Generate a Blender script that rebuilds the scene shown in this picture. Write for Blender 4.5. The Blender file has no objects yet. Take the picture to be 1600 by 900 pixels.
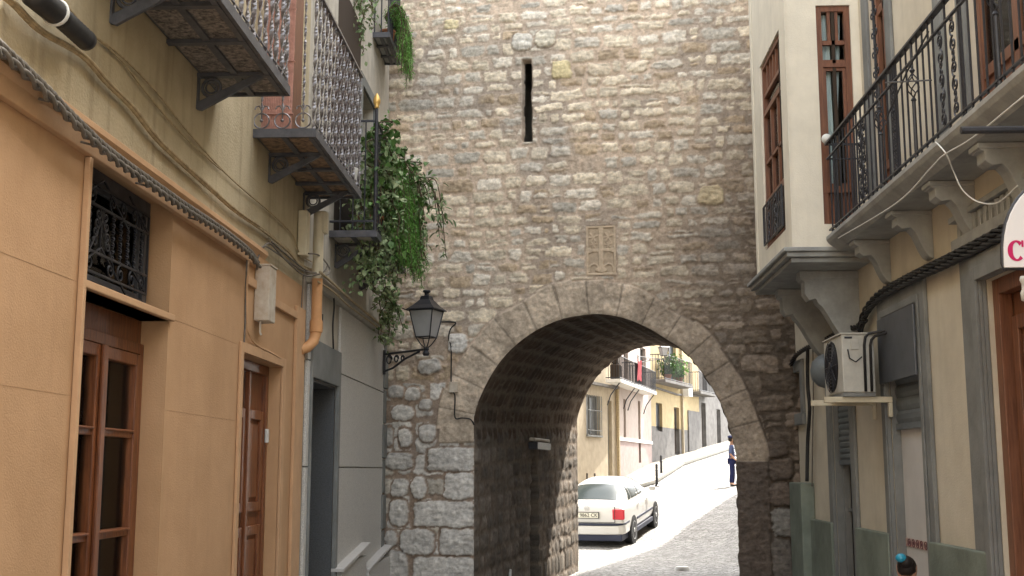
import bpy, bmesh, math, random
import numpy as np
from mathutils import Vector, Matrix
R = math.radians
random.seed(7)
S = bpy.context.scene
COL = S.collection
# ------------------------------------------------------------------ camera
F = 1850.0; W0, H0 = 1600.0, 900.0
YAW = math.atan(75/F); PIT = math.atan(285/F)
CZ = 1.75
cam = bpy.data.cameras.new("camera"); co = bpy.data.objects.new("camera", cam); COL.objects.link(co)
cam.sensor_width = 36; cam.lens = 36*F/W0; cam.clip_end = 2000; cam.clip_start = 0.05
co.location = (0, 0, CZ)
co.rotation_euler = (R(90)+PIT, 0, YAW)
S.camera = co
CM = Matrix.Rotation(YAW, 3, 'Z') @ Matrix.Rotation(R(90)+PIT, 3, 'X')
CO = Vector((0, 0, CZ))
def ray(px, py):
    return CM @ Vector(((px-W0/2)/F, (H0/2-py)/F, -1))
class Fr:
    """wall frame: a along the wall, b up, c out of the wall"""
    def __init__(s, o, u, n):
        s.o = Vector(o); s.u = Vector(u).normalized(); s.n = Vector(n).normalized(); s.z = Vector((0, 0, 1))
    def w(s, a, b, c=0.0): return s.o + s.u*a + s.z*b + s.n*c
    def at(s, px, py, c=0.0):
        d = ray(px, py); t = ((s.o + s.n*c) - CO).dot(s.n)/d.dot(s.n)
        p = CO + d*t - s.o
        return p.dot(s.u), p.z
    def A(s, px, c=0.0, py=735): return s.at(px, py, c)[0]
WF = Fr((0, 0, 0), (1, 0, 0), (0, 1, 0))      # world frame (a=x, b=z, c=y)
LW = Fr((-2.17, 0, 0), (0, 1, 0), (1, 0, 0))
RW = Fr((2.75, 0, 0), (0, 1, 0), (-1, 0, 0))
TL = Vector((-2.17, 14.6, 0)); TR = Vector((2.75, 13.9, 0))
tu = (TR-TL).normalized(); tn = Vector((tu.y, -tu.x, 0))
TW = Fr(TL, tu, tn)
def onY(px, py, y):
    d = ray(px, py); t = y/d.y; return CO + d*t
# ------------------------------------------------------------------ materials
def mat(name, col, rough=.8, var=.0, vs=6.0, bump=.0, bs=60.0, metal=0.0, col2=None, spec=.3, stretch=None, streak=0.0, coat=0.0):
    m = bpy.data.materials.new(name); m.use_nodes = True; nt = m.node_tree; N = nt.nodes; L = nt.links
    b = N['Principled BSDF']; b.inputs['Roughness'].default_value = rough; b.inputs['Metallic'].default_value = metal
    b.inputs['Specular IOR Level'].default_value = spec
    if coat: b.inputs['Coat Weight'].default_value = coat; b.inputs['Coat Roughness'].default_value = .06
    b.inputs['Base Color'].default_value = (*col, 1)
    tc = N.new('ShaderNodeTexCoord'); mp = N.new('ShaderNodeMapping'); L.new(tc.outputs['Object'], mp.inputs[0])
    if stretch: mp.inputs['Scale'].default_value = stretch
    if var or col2:
        n = N.new('ShaderNodeTexNoise'); n.inputs['Scale'].default_value = vs; n.inputs['Detail'].default_value = 8; n.inputs['Roughness'].default_value = .65
        L.new(mp.outputs[0], n.inputs['Vector'])
        cr = N.new('ShaderNodeValToRGB'); cr.color_ramp.elements[0].position = .35; cr.color_ramp.elements[1].position = .65
        c2 = col2 or tuple(c*(1-var) for c in col); c1 = col if col2 else tuple(min(1, c*(1+var*.6)) for c in col)
        cr.color_ramp.elements[0].color = (*c2, 1); cr.color_ramp.elements[1].color = (*c1, 1)
        L.new(n.outputs['Fac'], cr.inputs[0]); out = cr.outputs[0]
        if streak:
            mp2 = N.new('ShaderNodeMapping'); mp2.inputs['Scale'].default_value = (5, 5, .45); L.new(tc.outputs['Object'], mp2.inputs[0])
            n2 = N.new('ShaderNodeTexNoise'); n2.inputs['Scale'].default_value = 2.2; n2.inputs['Detail'].default_value = 6; L.new(mp2.outputs[0], n2.inputs['Vector'])
            c3 = N.new('ShaderNodeValToRGB'); c3.color_ramp.elements[0].position = .52; c3.color_ramp.elements[1].position = .72
            L.new(n2.outputs['Fac'], c3.inputs[0])
            mu = N.new('ShaderNodeMath'); mu.operation = 'MULTIPLY'; mu.inputs[1].default_value = streak; L.new(c3.outputs[0], mu.inputs[0])
            mx = N.new('ShaderNodeMix'); mx.data_type = 'RGBA'; L.new(mu.outputs[0], mx.inputs[0]); L.new(out, mx.inputs[6])
            mx.inputs[7].default_value = (col[0]*.45, col[1]*.42, col[2]*.4, 1); out = mx.outputs[2]
        L.new(out, b.inputs['Base Color'])
    if bump:
        n3 = N.new('ShaderNodeTexNoise'); n3.inputs['Scale'].default_value = bs; n3.inputs['Detail'].default_value = 6; L.new(tc.outputs['Object'], n3.inputs['Vector'])
        bp = N.new('ShaderNodeBump'); bp.inputs['Strength'].default_value = bump; bp.inputs['Distance'].default_value = .01
        L.new(n3.outputs['Fac'], bp.inputs['Height']); L.new(bp.outputs[0], b.inputs['Normal'])
    return m
def mat_attr(name, rough=.9, bump=.85, bs=55, grain=.32):
    """stone: the base colour of each stone is stored on the mesh, grain on top"""
    m = bpy.data.materials.new(name); m.use_nodes = True; nt = m.node_tree; N = nt.nodes; L = nt.links
    b = N['Principled BSDF']; b.inputs['Roughness'].default_value = rough; b.inputs['Specular IOR Level'].default_value = .2
    at = N.new('ShaderNodeAttribute'); at.attribute_name = 'stone'
    tc = N.new('ShaderNodeTexCoord')
    n = N.new('ShaderNodeTexNoise'); n.inputs['Scale'].default_value = bs*.35; n.inputs['Detail'].default_value = 10; n.inputs['Roughness'].default_value = .75
    L.new(tc.outputs['Object'], n.inputs['Vector'])
    mr = N.new('ShaderNodeMapRange'); mr.inputs[1].default_value = .3; mr.inputs[2].default_value = .7; mr.inputs[3].default_value = 1-grain; mr.inputs[4].default_value = 1+grain
    L.new(n.outputs['Fac'], mr.inputs[0])
    mx = N.new('ShaderNodeMix'); mx.data_type = 'RGBA'; mx.blend_type = 'MULTIPLY'; mx.inputs[0].default_value = 1
    L.new(at.outputs['Color'], mx.inputs[6]); L.new(mr.outputs[0], mx.inputs[7]); L.new(mx.outputs[2], b.inputs['Base Color'])
    n3 = N.new('ShaderNodeTexNoise'); n3.inputs['Scale'].default_value = bs; n3.inputs['Detail'].default_value = 8; n3.inputs['Roughness'].default_value = .7; L.new(tc.outputs['Object'], n3.inputs['Vector'])
    bp = N.new('ShaderNodeBump'); bp.inputs['Strength'].default_value = bump; bp.inputs['Distance'].default_value = .012
    L.new(n3.outputs['Fac'], bp.inputs['Height']); L.new(bp.outputs[0], b.inputs['Normal'])
    return m
def mat_glass(name, tint=(.9, .95, .95), refl=.16):
    m = bpy.data.materials.new(name); m.use_nodes = True; nt = m.node_tree; N = nt.nodes; L = nt.links
    N.remove(N['Principled BSDF']); o = N['Material Output']
    t = N.new('ShaderNodeBsdfTransparent'); t.inputs[0].default_value = (*tint, 1)
    g = N.new('ShaderNodeBsdfGlossy'); g.inputs['Roughness'].default_value = .03
    lw = N.new('ShaderNodeLayerWeight'); lw.inputs[0].default_value = refl
    mx = N.new('ShaderNodeMixShader'); L.new(lw.outputs['Fresnel'], mx.inputs[0]); L.new(t.outputs[0], mx.inputs[1]); L.new(g.outputs[0], mx.inputs[2]); L.new(mx.outputs[0], o.inputs[0])
    return m
def mat_cobble(name, col, col2, scale=9, stretch=(1, 1, 1), bump=.8, gap=.12):
    m = bpy.data.materials.new(name); m.use_nodes = True; nt = m.node_tree; N = nt.nodes; L = nt.links
    b = N['Principled BSDF']; b.inputs['Roughness'].default_value = .72; b.inputs['Specular IOR Level'].default_value = .35
    tc = N.new('ShaderNodeTexCoord'); mp = N.new('ShaderNodeMapping'); mp.inputs['Scale'].default_value = stretch; L.new(tc.outputs['Object'], mp.inputs[0])
    mp.inputs['Rotation'].default_value = (0, 0, R(14))
    v = N.new('ShaderNodeTexVoronoi'); v.feature = 'DISTANCE_TO_EDGE'; v.inputs['Scale'].default_value = scale; v.inputs['Randomness'].default_value = .7; L.new(mp.outputs[0], v.inputs['Vector'])
    v2 = N.new('ShaderNodeTexVoronoi'); v2.inputs['Scale'].default_value = scale; v2.inputs['Randomness'].default_value = .7; L.new(mp.outputs[0], v2.inputs['Vector'])
    cr = N.new('ShaderNodeMapRange'); cr.inputs[2].default_value = gap; L.new(v.outputs['Distance'], cr.inputs[0])
    sp = N.new('ShaderNodeSeparateColor'); L.new(v2.outputs['Color'], sp.inputs[0])
    mr = N.new('ShaderNodeMapRange'); mr.inputs[3].default_value = .65; mr.inputs[4].default_value = 1.25; L.new(sp.outputs[0], mr.inputs[0])
    mx0 = N.new('ShaderNodeMix'); mx0.data_type = 'RGBA'; mx0.blend_type = 'MULTIPLY'; mx0.inputs[0].default_value = 1; mx0.inputs[6].default_value = (*col, 1); L.new(mr.outputs[0], mx0.inputs[7])
    mx = N.new('ShaderNodeMix'); mx.data_type = 'RGBA'; L.new(cr.outputs[0], mx.inputs[0]); mx.inputs[6].default_value = (*col2, 1); L.new(mx0.outputs[2], mx.inputs[7])
    L.new(mx.outputs[2], b.inputs['Base Color'])
    bp = N.new('ShaderNodeBump'); bp.inputs['Strength'].default_value = bump; bp.inputs['Distance'].default_value = .03; L.new(cr.outputs[0], bp.inputs['Height']); L.new(bp.outputs[0], b.inputs['Normal'])
    return m
M = {}
M['orange'] = mat('orange_plaster', (.56, .345, .19), .85, .09, 1.6, .22, 120, col2=(.47, .285, .15), streak=.10)
M['orange_trim'] = mat('orange_trim_plaster', (.57, .355, .20), .8, .1, 4, .2, 120)
M['cream_old'] = mat('old_cream_plaster', (.52, .44, .295), .9, .2, 2.5, .5, 60, col2=(.41, .34, .22), streak=.45)
M['cream'] = mat('cream_plaster', (.65, .59, .47), .85, .08, 2.2, .3, 90, col2=(.55, .495, .39), streak=.10)
M['bay'] = mat('pale_cream_plaster', (.79, .735, .61), .85, .08, 3, .25, 90, streak=.14)
M['trim'] = mat('grey_green_trim', (.215, .22, .21), .75, .2, 3, .3, 60, streak=.05)
M['dado'] = mat('grey_green_dado', (.20, .23, .19), .8, .25, 2.5, .35, 60, streak=.08)
M['slab'] = mat('painted_concrete', (.34, .345, .33), .8, .2, 5, .3, 50, streak=.12)
M['granite'] = mat('granite', (.74, .72, .67), .6, .35, 130, .15, 150, col2=(.42, .41, .39), spec=.4)
M['granite_dark'] = mat('dark_granite', (.10, .105, .11), .5, .3, 90, .1, 150)
M['render_grey'] = mat('grey_render', (.50, .46, .39), .9, .15, 4, .4, 70, streak=.4)
M['wood'] = mat('varnished_wood', (.27, .095, .035), .38, .4, 5, .15, 40, col2=(.12, .04, .017), stretch=(12, 12, .8), spec=.5)
M['wood_red'] = mat('red_brown_wood', (.24, .10, .052), .45, .3, 5, .1, 40, col2=(.13, .052, .028), stretch=(12, 12, .8), spec=.4)
M['iron'] = mat('black_wrought_iron', (.022, .023, .03), .42, .3, 30, .15, 90, spec=.5)
M['iron_grey'] = mat('grey_painted_iron', (.32, .31, .32), .38, .35, 25, .1, 90, col2=(.13, .12, .12), spec=.6, metal=.6)
M['steel'] = mat('weathered_steel', (.10, .10, .11), .5, .3, 12, .15, 60)
M['tile'] = mat('flecked_tile', (.36, .31, .26), .7, .5, 38, .5, 40, col2=(.05, .045, .045))
M['tile2'] = mat('patterned_tile', (.42, .28, .17), .7, .5, 22, .3, 40, col2=(.10, .07, .05))
M['cable_grey'] = mat('grey_cable', (.17, .15, .125), .7, .3, 20)
M['cable_black'] = mat('black_cable', (.025, .024, .024), .5, .2, 20)
M['cable_paint'] = mat('painted_cable', (.42, .33, .20), .8, .3, 20)
M['pvc'] = mat('cream_plastic', (.62, .55, .40), .5, .15, 5)
M['pvc_orange'] = mat('orange_painted_pipe', (.62, .33, .15), .6, .15, 5)
M['metal_box'] = mat('dirty_white_metal', (.60, .55, .46), .6, .2, 8, col2=(.42, .33, .24))
M['white'] = mat('white_enamel', (.70, .70, .66), .4, .05, 5)
M['ac'] = mat('ac_casing', (.52, .50, .44), .5, .15, 6)
M['dark'] = mat('dark_interior', (.012, .011, .010), .9)
M['dark2'] = mat('dim_room', (.05, .035, .025), .9)
M['shutter'] = mat('grey_shutter', (.17, .19, .20), .5, .15, 8, metal=.2)
M['sheet'] = mat('grey_sheet_metal', (.12, .13, .145), .42, .2, 4, metal=.4)
M['curtain'] = mat('white_net_curtain', (.72, .72, .70), .9, .1, 8)
M['glass'] = mat_glass('window_glass')
M['frost'] = mat('frosted_lantern_glass', (.42, .42, .42), .35, .08, 6)
M['inner'] = mat('white_interior_plaster', (.60, .58, .55), .8, .05, 4)
M['band'] = mat('patterned_tile_band', (.62, .55, .48), .4, .5, 40, col2=(.35, .12, .10))
M['green'] = mat('green_leaf', (.10, .20, .045), .55, .5, 7, col2=(.035, .085, .018), spec=.4)
M['bright'] = mat('bright_fern_leaf', (.17, .37, .07), .55, .4, 7, col2=(.09, .23, .04), spec=.3)
M['varieg'] = mat('variegated_leaf', (.40, .47, .27), .55, .5, 9, col2=(.06, .13, .03), spec=.3)
M['stem'] = mat('plant_stem', (.09, .065, .04), .9)
M['reed'] = mat('pink_reed_screen', (.55, .30, .24), .8, .2, 30)
M['terracotta'] = mat('terracotta', (.38, .16, .08), .8, .2, 10)
M['cobble'] = mat_cobble('cobbles', (.33, .32, .305), (.15, .145, .13), 7.5, (1, 1.6, 1), .9)
M['paving'] = mat_cobble('pavement_slabs', (.20, .18, .145), (.10, .09, .07), 2.2, (1, 1, 1), .3, .03)
M['stone'] = mat_attr('rubble_stone')
M['stone_s'] = mat_attr('carved_stone', bump=.3, bs=110, grain=.12)
# ------------------------------------------------------------------ mesh builder
class MB:
    def __init__(s, fr=WF): s.v = []; s.f = []; s.fr = fr; s.T = None
    def P(s, a, b, c):
        p = s.fr.w(a, b, c)
        if s.T is not None: p = s.T @ p
        s.v.append(p); return len(s.v)-1
    def box(s, a0, a1, b0, b1, c0, c1):
        i = [s.P(a, b, c) for a in (a0, a1) for b in (b0, b1) for c in (c0, c1)]
        for q in ((0, 1, 3, 2), (4, 6, 7, 5), (0, 4, 5, 1), (2, 3, 7, 6), (0, 2, 6, 4), (1, 5, 7, 3)): s.f.append([i[k] for k in q])
        return s
    def prism(s, poly, c0, c1, axis='c'):
        """poly in (a,b) extruded in c; axis 'a': poly in (c,b) extruded along a; axis 'b': poly in (a,c) extruded up"""
        n = len(poly); fn = {'c': lambda p, t: s.P(p[0], p[1], t), 'a': lambda p, t: s.P(t, p[1], p[0]), 'b': lambda p, t: s.P(p[0], t, p[1])}[axis]
        i0 = [fn(p, c0) for p in poly]; i1 = [fn(p, c1) for p in poly]
        s.f.append(i0); s.f.append(i1[::-1])
        for k in range(n): s.f.append([i0[k], i1[k], i1[(k+1) % n], i0[(k+1) % n]])
        return s
    def tube(s, pts, r, n=8, closed=False, cap=True, sq=False):
        P = [s.fr.w(*p) if s.fr else Vector(p) for p in pts]
        rs = r if isinstance(r, (list, tuple)) else [r]*len(P)
        rings = []; m = len(P); up = None
        for k in range(m):
            if closed: t = P[(k+1) % m]-P[(k-1) % m]
            else: t = P[min(k+1, m-1)]-P[max(k-1, 0)]
            if t.length < 1e-9: t = Vector((0, 0, 1))
            t.normalize()
            if up is None:
                up = Vector((0, 0, 1)) if abs(t.z) < .9 else Vector((1, 0, 0))
            x = (up - t*up.dot(t))
            if x.length < 1e-6: x = t.orthogonal()
            x.normalize(); y = t.cross(x); up = x
            ring = []
            for j in range(n):
                an = 2*math.pi*(j+(.5 if sq else 0))/n
                q = P[k]+(x*math.cos(an)+y*math.sin(an))*rs[k]
                if s.T is not None: q = s.T @ q
                s.v.append(q); ring.append(len(s.v)-1)
            rings.append(ring)
        for k in range(m if closed else m-1):
            A, B = rings[k], rings[(k+1) % m]
            for j in range(n): s.f.append([A[j], A[(j+1) % n], B[(j+1) % n], B[j]])
        if cap and not closed: s.f.append(rings[0][::-1]); s.f.append(rings[-1])
        return s
    def lathe(s, prof, base, n=16, dirw=None):
        """prof list of (radius, height) about base point (world); axis dirw"""
        z = Vector(dirw).normalized() if dirw is not None else Vector((0, 0, 1)); x = z.orthogonal().normalized(); y = z.cross(x); base = Vector(base)
        rings = []
        for r, h in prof:
            ring = []
            for j in range(n):
                an = 2*math.pi*j/n; q = base+z*h+(x*math.cos(an)+y*math.sin(an))*max(r, 1e-4)
                if s.T is not None: q = s.T @ q
                s.v.append(q); ring.append(len(s.v)-1)
            rings.append(ring)
        for A, B in zip(rings, rings[1:]):
            for j in range(n): s.f.append([A[j], A[(j+1) % n], B[(j+1) % n], B[j]])
        s.f.append(rings[0][::-1]); s.f.append(rings[-1]); return s
    def sheet(s, rows):
        """rows of points (a,b,c)"""
        idx = [[s.P(*p) for p in r] for r in rows]
        for r0, r1 in zip(idx, idx[1:]):
            for k in range(len(r0)-1): s.f.append([r0[k], r0[k+1], r1[k+1], r1[k]])
        return s
    def wall(s, a0, a1, b0, b1, holes=(), t=.30, reveal=None, back=False):
        As = sorted({a0, a1, *[x for h in holes for x in h[:2]]}); Bs = sorted({b0, b1, *[x for h in holes for x in h[2:4]]})
        inh = lambda a, b: any(h[0] < a < h[1] and h[2] < b < h[3] for h in holes)
        for x0, x1 in zip(As, As[1:]):
            for y0, y1 in zip(Bs, Bs[1:]):
                if inh((x0+x1)/2, (y0+y1)/2): continue
                s.f.append([s.P(x0, y0, 0), s.P(x1, y0, 0), s.P(x1, y1, 0), s.P(x0, y1, 0)])
        for h in holes:
            x0, x1, y0, y1 = h[:4]; d = -(h[4] if len(h) > 4 else t)
            c = [(x0, y0), (x1, y0), (x1, y1), (x0, y1)]
            for k in range(4):
                p, q = c[k], c[(k+1) % 4]; s.f.append([s.P(*p, 0), s.P(*q, 0), s.P(*q, d), s.P(*p, d)])
        # outer body so that the wall has thickness (sides, top, back)
        c = [(a0, b0), (a1, b0), (a1, b1), (a0, b1)]
        for k in range(4):
            p, q = c[k], c[(k+1) % 4]; s.f.append([s.P(*p, 0), s.P(*q, 0), s.P(*q, -t-.6), s.P(*p, -t-.6)])
        s.f.append([s.P(*p, -t-.6) for p in c])
        return s
    def build(s, name, m, parent=None, label=None, smooth=False, bevel=0, kind=None):
        me = bpy.data.meshes.new(name); me.from_pydata([tuple(p) for p in s.v], [], s.f); me.materials.append(m)
        if smooth:
            me.polygons.foreach_set('use_smooth', [True]*len(me.polygons))
        bm = bmesh.new(); bm.from_mesh(me); bmesh.ops.recalc_face_normals(bm, faces=bm.faces); bm.to_mesh(me); bm.free()
        me.update()
        o = bpy.data.objects.new(name, me); COL.objects.link(o)
        if smooth == 'auto':
            try: me.set_sharp_from_angle(angle=R(35))
            except Exception: pass
        if bevel:
            b = o.modifiers.new('bevel', 'BEVEL'); b.width = bevel; b.segments = 2; b.limit_method = 'ANGLE'; b.angle_limit = R(40)
        if parent is not None: child(o, parent)
        if label: o['label'] = label
        if kind: o['kind'] = kind
        return o
def root_of(o):
    while o.parent: o = o.parent
    return o
def child(o, p):
    o.parent = p; o.matrix_parent_inverse = Matrix.Translation(-Vector(root_of(p).location)) if p.parent is None else Matrix.Identity(4)
def thing(name, label, cat, loc=(0, 0, 0), group=None):
    o = bpy.data.objects.new(name, None); o.empty_display_size = .1; COL.objects.link(o); o.location = loc
    o['label'] = label; o['category'] = cat
    if group: o['group'] = group
    return o
def tag(o, label, cat, group=None):
    o['label'] = label; o['category'] = cat
    if group: o['group'] = group
    return o
def struct(o): o['kind'] = 'structure'; return o
def copy_tree(o, parent=None):
    c = o.copy(); COL.objects.link(c)
    if parent is not None: c.parent = parent
    for ch in list(o.children): copy_tree(ch, c)
    return c
def lerp(a, b, t): return a+(b-a)*t
def smooth_path(pts, n=8):
    """Catmull-Rom through points"""
    P = [Vector(p) for p in pts]; out = []
    for i in range(len(P)-1):
        p0 = P[max(i-1, 0)]; p1 = P[i]; p2 = P[i+1]; p3 = P[min(i+2, len(P)-1)]
        for k in range(n):
            t = k/n; out.append(.5*((2*p1)+(p2-p0)*t+(2*p0-5*p1+4*p2-p3)*t*t+(-p0+3*p1-3*p2+p3)*t**3))
    out.append(P[-1]); return out
def twisted(mb, pts, r, Rr, pitch, n=3, ph=0, sides=6):
    """n strands wound round a path given in world points"""
    P = [Vector(p) for p in pts]; L = 0; fr = mb.fr; mb.fr = None
    # resample
    Q = [P[0]]; step = pitch/9
    for a, b in zip(P, P[1:]):
        d = (b-a).length; k = max(1, int(d/step))
        for i in range(1, k+1): Q.append(a.lerp(b, i/k))
    for s_ in range(n):
        path = []; L = 0
        for i, q in enumerate(Q):
            t = (Q[min(i+1, len(Q)-1)]-Q[max(i-1, 0)]).normalized()
            x = Vector((0, 0, 1)); x = (x-t*x.dot(t)).normalized(); y = t.cross(x)
            if i: L += (q-Q[i-1]).length
            an = 2*math.pi*(L/pitch+s_/n)+ph
            path.append(q+(x*math.cos(an)+y*math.sin(an))*Rr)
        mb.tube(path, r, sides)
    mb.fr = fr
def bar_twist(mb, p0, p1, w, t, turns, seg=26, ph=0):
    """flat bar twisted about its axis between world points"""
    p0 = Vector(p0); p1 = Vector(p1); z = (p1-p0); L = z.length; z.normalize(); x = z.orthogonal().normalized(); y = z.cross(x); rings = []
    for k in range(seg+1):
        an = ph+2*math.pi*turns*k/seg; c, s_ = math.cos(an), math.sin(an); X = x*c+y*s_; Y = -x*s_+y*c; q = p0+z*L*k/seg; ring = []
        for sx, sy in ((-1, -1), (1, -1), (1, 1), (-1, 1)):
            mb.v.append(q+X*sx*w/2+Y*sy*t/2); ring.append(len(mb.v)-1)
        rings.append(ring)
    for A, B in zip(rings, rings[1:]):
        for j in range(4): mb.f.append([A[j], A[(j+1) % 4], B[(j+1) % 4], B[j]])
    mb.f.append(rings[0]); mb.f.append(rings[-1])
def spiral(c, r, turns, a0, sgn=1, n=22, shrink=.15):
    return [(c[0]+r*(1-(1-shrink)*k/n)*math.cos(a0+sgn*2*math.pi*turns*k/n), c[1]+r*(1-(1-shrink)*k/n)*math.sin(a0+sgn*2*math.pi*turns*k/n)) for k in range(n+1)]
# ------------------------------------------------------------------ masonry heightfields
rng = np.random.default_rng(11)
def vnoise(U, V, scale, seed=0):
    r = np.random.default_rng(seed); G = r.random((256, 256))
    x = U*scale+37.3; y = V*scale+91.7
    xi = np.floor(x).astype(int); yi = np.floor(y).astype(int); fx = x-xi; fy = y-yi
    fx = fx*fx*(3-2*fx); fy = fy*fy*(3-2*fy)
    g = lambda i, j: G[i % 256, j % 256]
    return (g(xi, yi)*(1-fx)+g(xi+1, yi)*fx)*(1-fy)+(g(xi, yi+1)*(1-fx)+g(xi+1, yi+1)*fx)*fy-.5
def fbm(U, V, scale, seed=0, oct=4):
    o = 0; a = 1
    for k in range(oct): o = o+a*vnoise(U, V, scale*2**k, seed+k*17); a *= .55
    return o
def sstep(x, a, b):
    t = np.clip((x-a)/(b-a), 0, 1); return t*t*(3-2*t)
class Field:
    def __init__(s, u0, u1, v0, v1, res, seed=1):
        s.nu = int((u1-u0)/res)+1; s.nv = int((v1-v0)/res)+1
        s.u = np.linspace(u0, u1, s.nu); s.vv = np.linspace(v0, v1, s.nv)
        s.U, s.V = np.meshgrid(s.u, s.vv, indexing='ij'); s.seed = seed
        s.WU = s.U+.028*fbm(s.U, s.V, 5, seed+3, 3)+.012*fbm(s.U, s.V, 24, seed+4, 2)
        s.WV = s.V+.024*fbm(s.U, s.V, 5, seed+5, 3)+.010*fbm(s.U, s.V, 24, seed+6, 2)
        s.D = np.full(s.U.shape, -1.0); s.E = np.full(s.U.shape, -1.0)
        s.T = np.zeros(s.U.shape+(3,)); s.B = np.zeros(s.U.shape)     # tone, bulge
        s.SX = np.zeros(s.U.shape)
    def sl(s, a0, a1, b0, b1):
        i0, i1 = np.searchsorted(s.u, [a0, a1]); j0, j1 = np.searchsorted(s.vv, [b0, b1]); return slice(max(i0, 0), i1), slice(max(j0, 0), j1)
    def stone(s, cu, cv, hw, hh, ang=0, p=4, tone=(1, 1, 1), bulge=.02, explicit=False, warp=True, tilt=0):
        m = max(hw, hh)+.08; S_ = s.sl(cu-m, cu+m, cv-m, cv+m)
        if s.U[S_].size == 0: return
        X = (s.WU if warp else s.U)[S_]-cu; Y = (s.WV if warp else s.V)[S_]-cv; c, sn = math.cos(ang), math.sin(ang)
        x = X*c+Y*sn; y = -X*sn+Y*c
        x = x*(1+tilt*y/hh)
        e = (np.abs(x/hw)**p+np.abs(y/hh)**p)**(1/p); d = (1-e)*min(hw, hh)
        if explicit: s.E[S_] = np.maximum(s.E[S_], d)
        else: d = np.minimum(d, -s.E[S_]-.012)
        up = d > s.D[S_]
        s.D[S_] = np.where(up, d, s.D[S_])
        pos = up & (d > -.02)
        s.T[S_] = np.where(pos[..., None], np.array(tone), s.T[S_]); s.B[S_] = np.where(pos, bulge, s.B[S_])
        s.SX[S_] = np.where(pos, (y/hh)*.5, s.SX[S_])
    def courses(s, v0, v1, u0, u1, hfn, wfn, tonefn, gap=.016, bulge=(.012, .03), slope=0.0, pfn=lambda: rng.uniform(3, 6), keep=.97):
        v = v0
        while v < v1:
            h = hfn(v); u = u0-rng.uniform(0, .2)
            while u < u1:
                w = wfn(v)*(h/.17)**.4
                if rng.random() < keep:
                    hh = h/2-gap*rng.uniform(.5, 1.6); hw = w/2-gap*rng.uniform(.5, 1.7)
                    cu = u+w/2; cv = v+h/2+rng.uniform(-.012, .012)+slope*cu
                    q = rng.random()
                    if q < .13 and h > .13:       # two thin ones on top of each other
                        k = rng.uniform(.35, .65)
                        s.stone(cu, cv-hh*(1-k), hw, hh*k-.006, rng.normal(0, .04), pfn(), tonefn(cu, cv), rng.uniform(*bulge))
                        s.stone(cu+rng.uniform(-.02, .02), cv+hh*k, hw*.95, hh*(1-k)-.006, rng.normal(0, .04), pfn(), tonefn(cu, cv), rng.uniform(*bulge))
                    else:
                        s.stone(cu, cv, max(hw, .02), max(hh*rng.uniform(.86, 1.04), .02), rng.normal(0, .045), pfn(), tonefn(cu, cv), rng.uniform(*bulge), tilt=rng.uniform(-.12, .12))
                u += w
            v += h
    def finish(s, mortar, edge=.014, rough=.004, mort_depth=.0):
        n = fbm(s.U, s.V, 22, s.seed+50, 4); n2 = fbm(s.U, s.V, 70, s.seed+70, 3)
        ero = s.D+.010*n+.004*n2
        m = sstep(ero, 0, edge); s.m = m
        layer = fbm(s.U*.25, s.V, 34, s.seed+81, 3)      # bedding, wider than high
        s.Hh = m*(s.B+.010*sstep(s.D, 0, .06))+m*rough*(1.6*n+n2*.7)+m*.007*layer+(1-m)*(.010*n+.006*n2)-mort_depth*(1-m)-(1-m)*.009*sstep(fbm(s.U, s.V, 3.0, s.seed+90, 3), .0, .3)
        tone = s.T*(1+.30*n[..., None]+.26*layer[..., None]-.16*sstep(-layer, .35, .6)[..., None])
        mo = np.array(mortar) if not callable(mortar) else mortar(s.U, s.V)
        mo = mo*(1+.22*n[..., None]+.10*n2[..., None])
        s.C = mo*(1-m[..., None])+tone*m[..., None]
        lic = sstep(fbm(s.U, s.V, 1.3, s.seed+111, 5)+.25*n, .10, .38)[..., None]*.26; s.C = s.C*(1-lic)+s.C.mean(-1, keepdims=True)*np.array((.60, .58, .55))*lic
        return s
def grid_mesh(name, pts, col, keep, material, parent=None, smooth=True):
    nu, nv = keep.shape[0]+1, keep.shape[1]+1
    idx = np.arange(nu*nv).reshape(nu, nv)
    q = np.stack([idx[:-1, :-1], idx[1:, :-1], idx[1:, 1:], idx[:-1, 1:]], -1)[keep]
    used = np.zeros(nu*nv, bool); used[q.ravel()] = True; remap = np.cumsum(used)-1; q = remap[q]
    P = pts.reshape(-1, 3)[used]; C = col.reshape(-1, 3)[used]
    me = bpy.data.meshes.new(name); me.vertices.add(len(P)); me.vertices.foreach_set('co', P.ravel().astype(np.float32))
    me.loops.add(q.size); me.loops.foreach_set('vertex_index', q.ravel().astype(np.int32))
    me.polygons.add(len(q)); me.polygons.foreach_set('loop_start', np.arange(0, q.size, 4, dtype=np.int32)); me.polygons.foreach_set('loop_total', np.full(len(q), 4, np.int32))
    me.update(calc_edges=True); me.validate()
    at = me.color_attributes.new('stone', 'FLOAT_COLOR', 'POINT'); cc = np.ones((len(P), 4), np.float32); cc[:, :3] = np.clip(C, .005, .95); at.data.foreach_set('color', cc.ravel())
    me.polygons.foreach_set('use_smooth', [smooth]*len(me.polygons)); me.materials.append(material)
    o = bpy.data.objects.new(name, me); COL.objects.link(o)
    if parent is not None: child(o, parent)
    return o
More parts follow.
